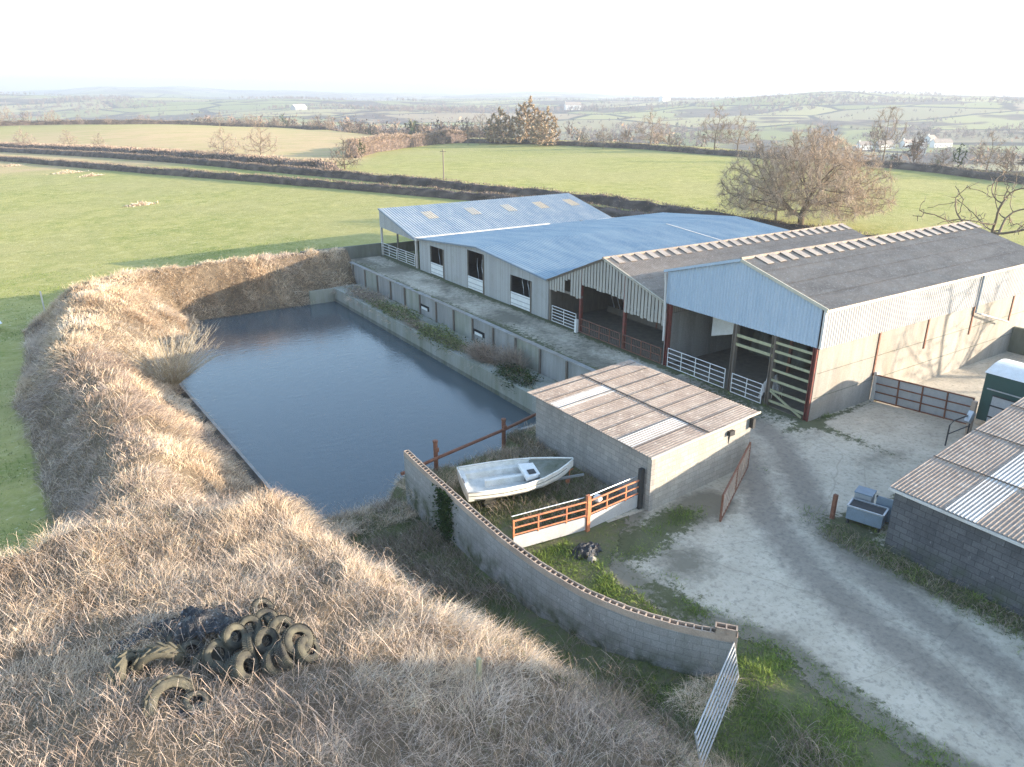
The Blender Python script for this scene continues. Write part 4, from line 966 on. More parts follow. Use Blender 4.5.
def make_tyre(name, label, Ro, Ri, W, lugs, mat, group):
    t = thing(name, label, 'tyre', (0,0,0), group)
    h = W/2; prof = [(Ri,-h*.75),(Ri+.02,-h*.95),((Ro+Ri)/2,-h*1.02),(Ro-.04,-h*.85),(Ro,-h*.55),(Ro,h*.55),(Ro-.04,h*.85),((Ro+Ri)/2,h*1.02),(Ri+.02,h*.95),(Ri,h*.75),(Ri+.03,h*.5),(Ro-.05,h*.45),(Ro-.05,-h*.45),(Ri+.03,-h*.5)]
    mb_ = lathe(prof); K_ = len(prof); mb_.m = [1 if (q % K_) in (9,10,11,12,13) else 0 for q in range(len(mb_.f))]; mb_.build('casing', [mat, M['rubber_dark']], t, smooth=True)
    m = MB()
    for i in range(lugs):
        for s in (1, -1):
            a = 2*math.pi*(i+(.5 if s < 0 else 0))/lugs; a2 = a+.55*2*math.pi/lugs*1.3
            dep = .055 if lugs < 30 else .015
            p = [(Ro*math.cos(a), Ro*math.sin(a), s*h*.9), (Ro*math.cos(a2), Ro*math.sin(a2), s*.02)]
            q = [(x*(1+dep/Ro), y*(1+dep/Ro), z) for x, y, z in p]; wv = Vector((-math.sin(a), math.cos(a), 0))*(.06 if lugs < 30 else .02)
            V = [Vector(p[0])-wv, Vector(p[0])+wv, Vector(p[1])+wv, Vector(p[1])-wv, Vector(q[0])-wv*.7, Vector(q[0])+wv*.7, Vector(q[1])+wv*.7, Vector(q[1])-wv*.7]
            m.add(V, [(4,5,6,7),(0,1,5,4),(1,2,6,5),(2,3,7,6),(3,0,4,7)])
    m.build('tread', mat, t)
    return t
tr_proto = make_tyre('tractor_tyre', '', .66, .40, .36, 15, M['rubber_moss'], 'tractor tyres on the mound')
ct_proto = make_tyre('car_tyre', '', .37, .17, .25, 40, M['rubber'], 'car tyres heaped on the mound')
# pixel, lift, axis direction (horizontal deg, elevation deg), label
tyres = [
 ('t', 128,678, .12, -25, 12, 'big lichen covered tractor tyre standing upright, leftmost in the tyre heap'),
 ('t', 160,664, .12, 75, 15, 'big tractor tyre standing behind the leftmost one, its treads showing on top'),
 ('c', 262,610, .12, -60, 60, 'worn pale tyre half sunk at the top of the tyre heap'),
 ('c', 218,656, .42, -85, 38, 'car tyre facing out at the left side of the tyre cluster, below the blackest plastic'),
 ('c', 235,640, .72, -60, 35, 'larger looking car tyre stacked high on the left of the cluster'),
 ('c', 252,650, .50, -20, 12, 'car tyre seen edge on between two open ones in the cluster'),
 ('c', 266,643, .62, -70, 30, 'car tyre with open dark middle at the centre of the cluster'),
 ('c', 266,624, .55, -80, 42, 'yellow lichened car tyre near the top of the heap'),
 ('c', 298,642, .50, -75, 45, 'car tyre lying tilted on another, rightmost in the heap'),
 ('c', 308,650, .18, -50, 40, 'car tyre underneath the rightmost tilted tyre'),
 ('c', 240,670, .22, -70, 20, 'dark shaded car tyre at the foot of the cluster'),
 ('c', 226,672, .10, 30, 30, 'car tyre mostly buried left of the cluster foot'),
 ('c', 286,655, .15, -20, 25, 'car tyre half buried just left of the rightmost pair'),
 ('c', 192,652, .05, -60, 70, 'car tyre lying nearly flat among black plastic behind the tractor tyres'),
 ('c', 274,628, .35, 10, 10, 'car tyre seen on edge to the right of the yellow lichened one'),
 ('c', 196,703, .02, -60, 75, 'dirty car tyre lying flat alone in front of the heap'),
 ('t', 172,704, -.22, -70, 40, 'tractor tyre sunk in brambles in front of the two upright ones'),
 ('c', 207,664, .10, -100, 35, 'small dark tyre left of the cluster and below the one facing out'),
 ('c', 246,668, .30, -45, 30, 'small tyre above the shaded one at the foot of the cluster'),
 ('c', 282,632, .30, -75, 55, 'small tyre lying back between the centre tyre and the rightmost pair'),
 ('c', 250,630, .45, -95, 50, 'small tyre lying back behind the high left tyre'),
 ('c', 276,662, .05, -60, 30, 'small tyre half swallowed by grass below the rightmost pair'),
 ('c', 180,640, .02, -90, 65, 'flat dark tyre in the black plastic left of the cluster'),
]
first = {'t': tr_proto, 'c': ct_proto}; seen = set(); tyre_xy = []
for kind, px_, py_, lift, ah, ae, lab in tyres:
    o = first[kind] if kind not in seen else copy_tree(first[kind]); seen.add(kind)
    g_ = ground_ray(px_, py_); rr_ = .66 if kind == 't' else .36
    d = Vector((math.cos(R(ae))*math.cos(R(ah)), math.cos(R(ae))*math.sin(R(ah)), math.sin(R(ae))))
    # slide towards the eye so that it still covers the pixel when lifted
    L_ = lift+rr_*.25; back = (Vector((g_.x, g_.y, 0))).normalized()*(-L_/ .72*0.72*1.25*.72)
    o.location = (g_.x+back.x, g_.y+back.y, g_.z+L_*.8); q = d.to_track_quat('Z', 'Y'); o.rotation_mode = 'QUATERNION'; o.rotation_quaternion = q
    if kind == 't': o.scale = (.88,.88,.88)
    if kind == 'c': s = rng.uniform(.82, 1.05); o.scale = (s, s, s)
    o['label'] = lab; tyre_xy.append((o.location.x, o.location.y, rr_))
def crumple(name, label, cat, c, rx, ry, h, mat, seed, n=26):
    x, y = np.meshgrid(np.linspace(-1,1,n), np.linspace(-1,1,n)); r = np.hypot(x, y)
    X = c[0]+x*rx+.12*rx*vnoise(y*3, x*3, seed); Y = c[1]+y*ry+.12*ry*vnoise(x*3+5, y*3, seed)
    Z = height(X, Y)+.0+h*np.clip(1-r**2*.9+.35*vnoise(x*4, y*4, seed+1), -.05, 2)+.35*h*np.abs(vnoise(x*9, y*9, seed+2))-.05
    idx = np.arange(n*n).reshape(n, n); F = np.stack([idx[:-1,:-1], idx[:-1,1:], idx[1:,1:], idx[1:,:-1]], -1).reshape(-1,4)
    keep = (r[:-1,:-1].ravel() < 1.0+.25*vnoise(x[:-1,:-1].ravel()*3, y[:-1,:-1].ravel()*3, seed+4))
    o = np_mesh(name, np.stack([X.ravel(), Y.ravel(), Z.ravel()], 1), F[keep], mat); return tag(o, label, cat)
crumple('plastic_sheet', 'crumpled black plastic sheet heaped behind the car tyres on the mound', 'plastic sheet', ground_ray(208,630), 1.05, .85, .55, M['plastic'], 5)
crumple('plastic_sheet', 'flatter torn black plastic trailing left from the tyre heap', 'plastic sheet', ground_ray(158,634), 1.2, .45, .28, M['plastic'], 9)
crumple('plastic_sheet', 'pale streaked plastic scrap lying in front of the tyre heap', 'plastic sheet', ground_ray(192,712), .38, .28, .15, M['plastic'], 13, 16)
crumple('plastic_sheet', 'crumpled black plastic lying on the mud below the orange gate', 'plastic sheet', (14.6,17.35), .62, .36, .32, M['plastic'], 17)
crumple('feed_bag', 'shiny pale bag slumped behind the narrow white gate in the blue clad barn', 'bag', (32.0,23.3), .6, .55, 1.1, M['flash'], 23)
crumple('soil_lump', 'pale stone lump beside the black plastic on the mud', 'stone', (14.45,16.85), .2, .18, .2, M['conc_warm'], 29, 12)
crumple('litter_sheet', 'scrap of white plastic in the weeds below the dark block outbuilding', 'litter', (22.6,9.6), .22, .12, .06, M['white'], 33, 10)
crumple('litter_sheet', 'white scrap on the mossy ground in front of the block shed', 'litter', (18.7,16.6), .12, .07, .04, M['white'], 35, 10)

# ------------------------------------------------------------------ grass, stalks, weeds
def strands(name, P, D, L, Wd, tint, mat, droop=.55, seed=1, parent=None):
    """bent, tapering blades: base pair, middle pair, tip"""
    r_ = np.random.default_rng(seed); n = len(P)
    D = D/np.linalg.norm(D, axis=1)[:,None]
    th = r_.uniform(0, 2*np.pi, n); side = np.stack([np.cos(th), np.sin(th), .25*r_.normal(size=n)], 1)*Wd[:,None]
    dr = np.stack([np.zeros(n), np.zeros(n), -np.abs(r_.normal(droop, .25, n))], 1)
    hz_ = D.copy(); hz_[:,2] = 0
    mid = P+D*(L*.55)[:,None]+dr*(L*.06)[:,None]
    tip = P+D*(L*.92)[:,None]+hz_*(L*.18)[:,None]+dr*(L*.35)[:,None]+r_.normal(0, .06, (n,3))*L[:,None]
    V = np.stack([P-side*.5, P+side*.5, mid-side*.42, mid+side*.42, tip], 1).reshape(-1, 3)
    b_ = np.arange(n)[:,None]*5
    return np_mesh(name, V, [b_+np.array([[0,1,3,2]]), b_+np.array([[2,3,4]])], mat, dict(tint=np.repeat(tint, 5)), parent)
def scatter(n, x0, x1, y0, y1, dens, seed):
    r_ = np.random.default_rng(seed); X = r_.uniform(x0, x1, n); Y = r_.uniform(y0, y1, n)
    k = r_.uniform(0, 1, n) < dens(X, Y); return X[k], Y[k], r_
def slope(X, Y):
    e = .25; return -(height(X+e, Y, False)-height(X-e, Y, False))/(2*e), -(height(X, Y+e, False)-height(X, Y-e, False))/(2*e)
def near_tyre(X, Y):
    m = np.zeros(len(X), bool)
    for tx, ty, tr_ in tyre_xy: m |= np.hypot(X-tx, Y-ty) < tr_*.75
    return m
heap = ground_ray(225,650)
def bank_dens(X, Y):
    d = np.hypot(X, Y+4)
    m = bank_mask(X, Y)*np.where(Y > 60, 1.0, np.clip((30/d)**1.1, .55, 1.0))
    m = m*np.clip(.75+.9*fbm(X*1.2, Y*1.2, 79, 2), .12, 1); m = np.where(height(X, Y, False) < WATER+.05, 0, m)
    return np.where(near_tyre(X, Y), .04, m)*(1-.75*np.exp(-((X-heap.x+.6)/1.7)**2-((Y-heap.y)/1.0)**2))
X, Y, r_ = scatter(1250000, -13, 26.5, 5.5, 75.5, bank_dens, 11)
sxv, syv = slope(X, Y); an = 2.2*fbm(X*.22+3, Y*.22, 77, 2)+1.6*vnoise(X*1.1, Y*1.1, 78); n_ = len(X)
D_ = np.stack([sxv*.6+.55*np.cos(an)+.42*r_.normal(size=n_), syv*.6+.55*np.sin(an)-.1+.42*r_.normal(size=n_), .55+.35*r_.uniform(size=n_)], 1)
dist_ = np.hypot(X, Y); lng = (.34+.36*r_.uniform(size=n_))*(1+.35*fbm(X*.35, Y*.35, 5, 2))*np.clip(1+.75*vnoise(X*1.3, Y*1.3, 6), .3, 1.8); wid = np.clip(.0060*dist_/19, .0058, .021)*r_.uniform(.7, 1.5, n_)
tone = np.clip(.5+.30*fbm(X*.30, Y*.30, 15, 3)+.28*vnoise(X*1.6, Y*1.6, 16)+.20*r_.normal(size=n_), 0, 1)
# brambly grey patches: outer left face, bottom foreground, round the tyres
greyness = ss(.12, .5, fbm(X*.16+40, Y*.16, 25, 3)+1.05*np.exp(-((X-1.2)/2.2)**2-((Y-42)/11)**2)+1.0*np.exp(-((X-6.5)/4.0)**2-((Y-10.0)/2.3)**2)+.75*np.exp(-((X-.5)/3.5)**2-((Y-15.5)/1.6)**2)+.7*ss(1.2,-.6,X)*(Y>28)-.25)
isg = r_.uniform(size=n_) < greyness*.85
P_ = np.stack([X, Y, height(X, Y)-.03], 1)
k = ~isg
tag(strands('dead_grass', P_[k], D_[k], lng[k], wid[k], tone[k], M['straw'], .7, 3), kind='stuff')
k = isg; Dg = D_[k]*np.array([1.2,1.2,.8])+r_.normal(0, .45, (k.sum(),3)); Dg[:,2] = np.abs(Dg[:,2])+.12
tag(strands('dead_stalks', P_[k], Dg, lng[k]*1.15, wid[k]*.95, tone[k], M['greystalk'], .9, 4), kind='stuff')
# long arching bramble canes
def canes(name, X, Y, mat, seed, lmin, lmax, wd, zoff=0.0, lean=None):
    r_ = np.random.default_rng(seed); n = len(X); a = r_.uniform(0, 2*np.pi, n); L = r_.uniform(lmin, lmax, n)
    hx, hy = np.cos(a), np.sin(a)
    if lean is not None: hx = hx+lean[0]; hy = hy+lean[1]
    z0 = height(X, Y)+zoff; up = L*r_.uniform(.30, .62, n); k = 6; V = []; 
    th = r_.uniform(0, 2*np.pi, n); sx_, sy_ = np.cos(th)*wd, np.sin(th)*wd
    for i in range(k):
        f = i/(k-1); x = X+hx*L*.6*f+.05*L*np.sin(6*f+a); y = Y+hy*L*.6*f+.05*L*np.cos(5*f+a); z = z0+up*(1-(1.55*f-.85)**2/.7225)*.9
        w_ = 1-.75*f; V.append(np.stack([x-sx_*w_, y-sy_*w_, z-wd*.4*w_], 1)); V.append(np.stack([x+sx_*w_, y+sy_*w_, z+wd*.4*w_], 1))
    V = np.stack(V, 1).reshape(-1, 3); b_ = np.arange(n)[:,None]*2*k
    F = np.concatenate([b_+np.array([[2*i,2*i+1,2*i+3,2*i+2]]) for i in range(k-1)])
    return np_mesh(name, V, F, mat, dict(tint=np.repeat(np.clip(.5+.3*r_.normal(size=n), 0, 1), 2*k)))
X, Y, r_ = scatter(46000, -10, 12, 5.5, 30, lambda x, y: bank_mask(x, y)*.55*np.where(near_tyre(x, y), .3, 1), 12)
tag(canes('bramble_canes', X, Y, M['greystalk'], 5, .5, 1.4, .0048), kind='stuff')
X, Y, r_ = scatter(9000, -4, 26, 28, 75, lambda x, y: bank_mask(x, y)*.5*(height(x, y, False) > WATER+.2), 13)
tag(canes('bank_canes', X, Y, M['straw'], 6, .5, 1.3, .010), kind='stuff')
X, Y, r_ = scatter(60000, -10, 12, 5.5, 40, lambda x, y: bank_mask(x, y)*np.clip(-.1+1.2*fbm(x*.5+3, y*.5, 85), 0, .9)*(height(x, y, False) > WATER+.2)*np.where(near_tyre(x, y), .3, 1), 22)
tag(canes('bramble_tangle', X, Y, M['bramble'], 23, .35, 1.0, .005), kind='stuff')
# ditch between mound and wall
def ditch_dens(X, Y):
    return ((X > edge_x(Y)-.6) & (X < wall_x(Y)-.12) & (Y < 28.6) & (Y > 6))*1.0
X, Y, r_ = scatter(210000, 6, 15.5, 6, 28.6, lambda x, y: ditch_dens(x, y)*np.clip(.4+.55*fbm(x*.7, y*.7, 61), .06, 1), 14); n_ = len(X)
D_ = np.stack([.5*r_.normal(size=n_), .5*r_.normal(size=n_), .4+.4*r_.uniform(size=n_)], 1)
tag(strands('ditch_weeds', np.stack([X, Y, height(X, Y)-.02], 1), D_, .1+.22*r_.uniform(size=n_), .010*r_.uniform(.7, 1.6, n_), np.clip(.38+.2*fbm(X, Y, 62)+.2*r_.normal(size=n_), 0, 1), M['weed'], .6, 7), kind='stuff')
X, Y, r_ = scatter(70000, 6, 15.5, 6, 28.6, lambda x, y: ditch_dens(x, y)*np.clip(-.05+1.3*fbm(x*.45+7, y*.45, 63), 0, 1), 15)
tag(canes('ditch_brambles', X, Y, M['bramble'], 8, .5, 1.25, .006), kind='stuff')
X, Y, r_ = scatter(6000, 12.0, 14.2, 8.4, 11.2, lambda x, y: (np.hypot((x-12.75)/1.1, (y-10.1)/.6) < 1)*(x < wall_x(y)-.1), 16); n_ = len(X)
tag(strands('straw_clump', np.stack([X, Y, height(X, Y)], 1), np.stack([.7*r_.normal(size=n_)-.3, .5*r_.normal(size=n_), .35+.2*r_.uniform(size=n_)], 1), .35+.3*r_.uniform(size=n_), np.full(n_, .009), np.clip(.6+.2*r_.normal(size=n_), 0, 1), M['straw'], 1.1, 9), kind='stuff')
# green verge by the near gate and low weeds about the yard
def verge_d(X, Y):
    j = .3*vnoise(X*1.5, Y*1.5, 66)
    v = (X > edge_x(Y)+1.2) & (X < 16.05+j) & (Y < 11.5) & (X > wall_x(Y)-2.2)
    v = v | ((X > wall_x(Y)+.2) & (X < 14.6+j) & (Y >= 10) & (Y < 18.3))
    a = v*np.clip(.62+.7*fbm(X*.8, Y*.8, 67), .03, 1)
    for x, y, rx, ry, s in ((18.4,17.3,1.6,.6,.5),(16.2,16.9,1.2,.9,.3),(15.6,13.4,.5,1.6,.7),(16.2,8,.4,4,.35),(23.3,9,.55,5,.75),(24.1,12.4,.9,.8,.6),(22.7,7,.7,3,.4),(31.0,25,.35,6,.35),(34,20.1,4,.2,.4),(28,12.9,2.5,.5,.2),(25.0,18.1,.3,.3,.4)):
        a = np.maximum(a, s*np.exp(-((X-x)/rx)**4-((Y-y)/ry)**4)*np.clip(.5+1.2*fbm(X*1.1, Y*1.1, 68), 0, 1))
    a = np.where((X > wall_x(Y)-.14) & (X < wall_x(Y)+.14) & (Y > 10), 0, a)
    return np.where((X > 23.6) & (Y < 11.72), 0, a)
X, Y, r_ = scatter(700000, 11, 38, 4.5, 30, verge_d, 17); n_ = len(X)
D_ = np.stack([.5*r_.normal(size=n_), .5*r_.normal(size=n_), .5+.4*r_.uniform(size=n_)], 1)
tag(strands('verge_grass', np.stack([X, Y, height(X, Y)], 1), D_, (.06+.22*r_.uniform(size=n_)**1.5)*np.clip(1+.8*fbm(X*1.3, Y*1.3, 74), .4, 2), .012*r_.uniform(.7, 1.6, n_), np.clip(.46+.3*fbm(X*.6, Y*.6, 69)+.2*r_.normal(size=n_), 0, 1), M['verge'], .5, 10), kind='stuff')
X, Y, r_ = scatter(9000, 22.0, 24.4, 4, 13.6, lambda x, y: np.exp(-((x-23.0)/.6)**4)*.9*((x < 23.6) | (y > 11.8)), 18)
n_ = len(X); tag(strands('wall_weeds', np.stack([X, Y, height(X, Y)], 1), np.stack([.6*r_.normal(size=n_), .6*r_.normal(size=n_), .5+0*X], 1), .1+.2*r_.uniform(size=n_), .016*r_.uniform(.7, 1.6, n_), np.clip(.35+.25*r_.normal(size=n_), 0, 1), M['weed'], .5, 24), kind='stuff')
X, Y = X[::3], Y[::3]
tag(canes('dead_weeds', X, Y, M['bramble'], 11, .25, .7, .006), kind='stuff')
# inside the boat enclosure
def boat_d(X, Y): return ((X > wall_x(Y)+.15) & (X < 18.3) & (Y > 18.6) & (Y < 28.4))*np.clip(.55+.6*fbm(X*.7, Y*.7, 71), .05, 1)
X, Y, r_ = scatter(90000, 11, 18.3, 18, 28.5, boat_d, 19); n_ = len(X)
D_ = np.stack([.5*r_.normal(size=n_), .5*r_.normal(size=n_), .4+.4*r_.uniform(size=n_)], 1)
tag(strands('enclosure_weeds', np.stack([X, Y, height(X, Y)], 1), D_, (.08+.2*r_.uniform(size=n_))*(1+.8*(Y > 24.8)), .011*r_.uniform(.7, 1.6, n_), np.clip(.4+.35*fbm(X*.6, Y*.6, 72)+.2*r_.normal(size=n_), 0, 1), M['weed'], .5, 12), kind='stuff')
X, Y, r_ = scatter(26000, 11, 20, 19, 28.4, lambda x, y: boat_d(x, y)*np.clip(np.exp(-((x-17.4)/1.0)**2)+np.exp(-((y-26.9)/1.2)**2)+.25, 0, 1)*.8, 20)
tag(canes('enclosure_brambles', X, Y, M['bramble'], 13, .4, 1.1, .007), kind='stuff')
# rough tufts on the field by the bank
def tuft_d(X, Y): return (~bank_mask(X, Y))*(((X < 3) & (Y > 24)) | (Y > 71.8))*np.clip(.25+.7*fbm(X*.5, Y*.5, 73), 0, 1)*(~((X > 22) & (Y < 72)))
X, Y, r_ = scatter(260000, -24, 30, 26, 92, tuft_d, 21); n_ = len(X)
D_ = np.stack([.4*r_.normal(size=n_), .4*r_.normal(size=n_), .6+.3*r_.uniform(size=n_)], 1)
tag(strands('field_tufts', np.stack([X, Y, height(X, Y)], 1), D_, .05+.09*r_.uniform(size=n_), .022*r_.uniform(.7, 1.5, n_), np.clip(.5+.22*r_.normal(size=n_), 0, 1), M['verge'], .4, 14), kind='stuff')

# ------------------------------------------------------------------ plants that can be told apart
def leafy(name, label, cat, c, rad, n, size, mat, seed, group=None, canes_n=0, cmat=None, hang=0):
    r_ = np.random.default_rng(seed)
    u = r_.normal(size=(n,3)); u /= np.linalg.norm(u, axis=1)[:,None]; rr_ = r_.uniform(.35, 1, n)**.6
    lump = 1+.35*vnoise(u[:,0]*3+seed, u[:,1]*3+u[:,2]*2, seed)
    P = np.array(c)+u*np.array(rad)*(rr_*lump)[:,None]
    P[:,2] -= hang*np.maximum(0, u[:,2]*0+r_.uniform(0,1,n)-.6)
    d = r_.normal(size=(n,3)); d[:,2] = np.abs(d[:,2])*.5
    t = thing(name, label, cat, (0,0,0), group)
    strands('foliage', P, d, size*r_.uniform(.6, 1.5, n), size*.55*r_.uniform(.6, 1.4, n), np.clip(.45+.28*r_.normal(size=n), 0, 1), mat, .3, seed+1, t)
    m = MB(); q = Vector(c)
    for k_ in range(5): m.tube([q+Vector((r_.uniform(-.3,.3)*rad[0], r_.uniform(-.3,.3)*rad[1], -rad[2])), q+Vector((r_.uniform(-.6,.6)*rad[0], r_.uniform(-.6,.6)*rad[1], rad[2]*.4))], [.025,.008], 4)
    m.build('stem', M['bark'], t)
    if canes_n:
        n2 = canes_n; a = r_.uniform(0, 2*np.pi, n2); P2 = np.array(c)+np.stack([np.cos(a)*rad[0]*.5*r_.uniform(0,1,n2), np.sin(a)*rad[1]*.8*r_.uniform(0,1,n2), np.full(n2, -rad[2]*.6)], 1)
        d2 = np.stack([.55*r_.normal(size=n2)-.15, .55*r_.normal(size=n2), .5+.6*r_.uniform(size=n2)], 1)
        strands('twigs', P2, d2, rad[2]*r_.uniform(.9, 2.2, n2), np.full(n2, .02), np.clip(.5+.25*r_.normal(size=n2), 0, 1), cmat or M['twig'], .3, seed+2, t)
    return t
leafy('ledge_shrub', 'ivy and brambles spilling over the quay ledge, the patch nearest the block shed', 'shrub', (24.9,37.2,-1.7), (1.2,2.4,.7), 3800, .13, M['ivy'], 101, canes_n=260, cmat=M['twig'], hang=.9)
leafy('ledge_shrub', 'bare pinkish bramble bush on the quay ledge beside the biggest ivy patch', 'shrub', (25.2,41.6,-1.3), (1.2,2.1,.9), 400, .1, M['ivy'], 103, canes_n=1900, cmat=M['red_hedge'])
leafy('ledge_shrub', 'bare tan bush rising above the quay parapet', 'shrub', (25.7,38.9,-1.0), (.7,1.5,1.0), 200, .1, M['bramble'], 104, canes_n=1100, cmat=M['twig'])
leafy('ledge_shrub', 'green weeds hanging over the quay wall in the middle of its length', 'shrub', (24.8,47.5,-1.55), (1.1,3.8,.6), 3400, .15, M['weed'], 105, canes_n=420, cmat=M['hedge_twig'], hang=.9)
leafy('ledge_shrub', 'straggling weeds on the quay ledge between the middle and the far patches', 'shrub', (25.0,54.8,-1.55), (1.1,3.8,.55), 2600, .15, M['weed'], 106, canes_n=500, cmat=M['twig'], hang=.5)
leafy('ledge_shrub', 'tawny weeds on the quay ledge at its far end', 'shrub', (25.1,62.0,-1.5), (1.1,3.8,.55), 1900, .16, M['bramble'], 107, canes_n=700, cmat=M['twig'], hang=.3)
leafy('ledge_shrub', 'thin trailing weeds on the quay ledge just beyond the bare pinkish bush', 'shrub', (24.7,44.6,-1.65), (.9,1.9,.5), 900, .13, M['weed'], 131, canes_n=500, cmat=M['hedge_twig'], hang=1.1)
leafy('ledge_shrub', 'thin dead stems on the quay ledge between two green patches', 'shrub', (24.7,51.2,-1.65), (.9,2.2,.45), 700, .13, M['bramble'], 132, canes_n=600, cmat=M['twig'], hang=1.0)
leafy('ledge_shrub', 'sparse mixed weeds on the quay ledge short of its tawny far end', 'shrub', (24.8,58.4,-1.6), (.9,2.2,.45), 800, .14, M['weed'], 133, canes_n=600, cmat=M['twig'], hang=.9)
def ivy_strip():
    t = thing('ivy', 'dark ivy climbing a joint in the curving block wall beside the boat', 'ivy', (0,0,0)); r_ = np.random.default_rng(110); n = 1900
    s = 21.6+.42*r_.normal(size=n)*r_.uniform(.5, 1, n); z = r_.uniform(-1.0, 1.5, n); s = s+(1.5-z)*.02
    P = np.stack([wall_x(s)-.13-.05*r_.uniform(size=n), s, z], 1); d = np.stack([-np.abs(.5*r_.normal(size=n)), .6*r_.normal(size=n), .5*r_.normal(size=n)], 1)
    strands('foliage', P, d, .09+.06*r_.uniform(size=n), .06*r_.uniform(.7, 1.4, n), np.clip(.4+.25*r_.normal(size=n), 0, 1), M['ivy'], .3, 111, t)
    m = MB(); m.tube([(11.2,21.5,-1.0),(11.22,21.6,.3),(11.2,21.5,1.4)], [.03,.02,.01], 5); m.build('stem', M['bark'], t)
ivy_strip()
def willow():
    t = thing('willow_shrub', 'pale bare willow shrub at the left edge of the pond', 'shrub', (6.4,49.4,-1.5)); ORG[t.name] = (0,0,0); r_ = np.random.default_rng(120)
    m = MB(); P = []; D = []
    for k_ in range(150):
        a = r_.uniform(0, 6.283); sp = r_.uniform(.1, 1.35); d = np.array([math.cos(a)*sp*.9+.12, math.sin(a)*sp*.9-.1, 1.0]); L = r_.uniform(1.9, 4.3)*(1.1-.35*sp); p0 = np.array([.3*math.cos(a), .3*math.sin(a), -.7])
        p1 = p0+d*L*.5; p2 = p0+d*L+np.array([math.cos(a), math.sin(a), -.5])*L*.1
        m.tube([p0, p1, p2], [.018,.012,.006], 4)
        for q in range(14):
            f = r_.uniform(.25, 1); P.append(p0+(p2-p0)*f); D.append(d+r_.normal(0, .45, 3))
    m.build('stems', M['willow_bark'], t); P = np.array(P); D = np.array(D); n = len(P)
    strands('twigs', P, D, r_.uniform(.4, 1.1, n), np.full(n, .011), np.clip(.6+.2*r_.normal(size=n), 0, 1), M['willow'], .2, 121, t)
M['willow_bark'] = m_plain('willow_bark', (.46,.36,.22), (.34,.26,.16), 3, .9)
willow()

# ------------------------------------------------------------------ trees
def grow(seed, n_attr, inside, trunk, step=.5, infl=4.0, kill=.9, maxit=140, up=.05):
    """space colonisation: returns node positions and parents"""
    r_ = np.random.default_rng(seed)
    A_ = inside(r_, n_attr); pos = [np.array(p, float) for p in trunk]; par = [-1]+list(range(len(trunk)-1))
    N = np.array(pos); nd = np.full(len(A_), 1e9); ni = np.zeros(len(A_), int)
    def upd(new, base):
        nonlocal nd, ni
        d = np.linalg.norm(A_[:,None]-new[None], axis=2); j = d.argmin(1); dm = d[np.arange(len(A_)), j]; b_ = dm < nd; nd[b_] = dm[b_]; ni[b_] = j[b_]+base
    upd(N, 0)
    for it in range(maxit):
        if len(A_) == 0: break
        act = nd < infl
        if not act.any(): infl *= 1.6; act = nd < infl
        if not act.any(): break
        dirs = A_[act]-N[ni[act]]; dirs /= np.linalg.norm(dirs, axis=1)[:,None]+1e-9
        u, inv = np.unique(ni[act], return_inverse=True); S = np.zeros((len(u),3)); np.add.at(S, inv, dirs)
        S += r_.normal(0, .25, S.shape); S[:,2] += up; S /= np.linalg.norm(S, axis=1)[:,None]+1e-9
        new = N[u]+S*step; par += list(u); base = len(N); N = np.concatenate([N, new]); upd(new, base)
        k = nd > kill; A_ = A_[k]; nd = nd[k]; ni = ni[k]
        if len(N) > 14000: break
    return N, np.array(par)
def tree_mesh(t, N, par, rtip, expo, bark, twigmat, twn, twl, tww, seed, maxr=None, leaf=False):
    n = len(N); r_ = np.random.default_rng(seed); acc = np.zeros(n); ch = np.zeros(n, int)
    for i in range(n-1, 0, -1):
        if ch[i] == 0: acc[i] = rtip**expo
        acc[par[i]] += acc[i]; ch[par[i]] += 1
    if ch[0] == 0: acc[0] = rtip**expo
    rad = np.maximum(acc, rtip**expo)**(1/expo)
    if maxr: rad *= min(1, maxr/rad[0]); rad = np.maximum(rad, rtip)
    i1 = np.arange(1, n); p0 = N[par[i1]]; p1 = N[i1]; r0 = np.minimum(rad[par[i1]], rad[i1]*1.5); r1 = rad[i1]
    V = []; F = []; base = 0
    for k, sel in ((7, r1 >= .07), (3, r1 < .07)):
        if not sel.any(): continue
        a, b_, ra, rb = p0[sel], p1[sel], r0[sel], r1[sel]; d = b_-a; d /= np.linalg.norm(d, axis=1)[:,None]+1e-9
        u = np.where(np.abs(d[:,2:3]) > .9, np.array([[1.,0,0]]), np.array([[0,0,1.]])); s = np.cross(d, u); s /= np.linalg.norm(s, axis=1)[:,None]; q = np.cross(s, d)
        th = 2*np.pi*np.arange(k)/k; ring = s[:,None]*np.cos(th)[None,:,None]+q[:,None]*np.sin(th)[None,:,None]
        VV = np.concatenate([a[:,None]+ring*ra[:,None,None], b_[:,None]+ring*rb[:,None,None]], 1)
        m_ = len(a); o_ = base+np.arange(m_)[:,None]*2*k
        for j in range(k): F.append(o_+np.array([[j, (j+1) % k, k+(j+1) % k, k+j]]))
        V.append(VV.reshape(-1,3)); base += m_*2*k
    np_mesh('trunk', np.concatenate(V), np.concatenate(F), bark, None, t)
    thin = np.where(rad < max(.035, rtip*2.2))[0]; thin = thin[thin > 0]; idx = np.repeat(thin, twn); m_ = len(idx)
    d = N[idx]-N[par[idx]]; d /= np.linalg.norm(d, axis=1)[:,None]+1e-9; d = d*.8+r_.normal(0, .55, (m_,3)); d[:,2] += .1
    P = N[par[idx]]+(N[idx]-N[par[idx]])*r_.uniform(0, 1, (m_,1))
    strands('crown', P, d, twl*r_.uniform(.5, 1.3, m_), tww*r_.uniform(.7, 1.3, m_), np.clip(.5+.25*r_.normal(size=m_), 0, 1), twigmat, .15, seed+1, t)
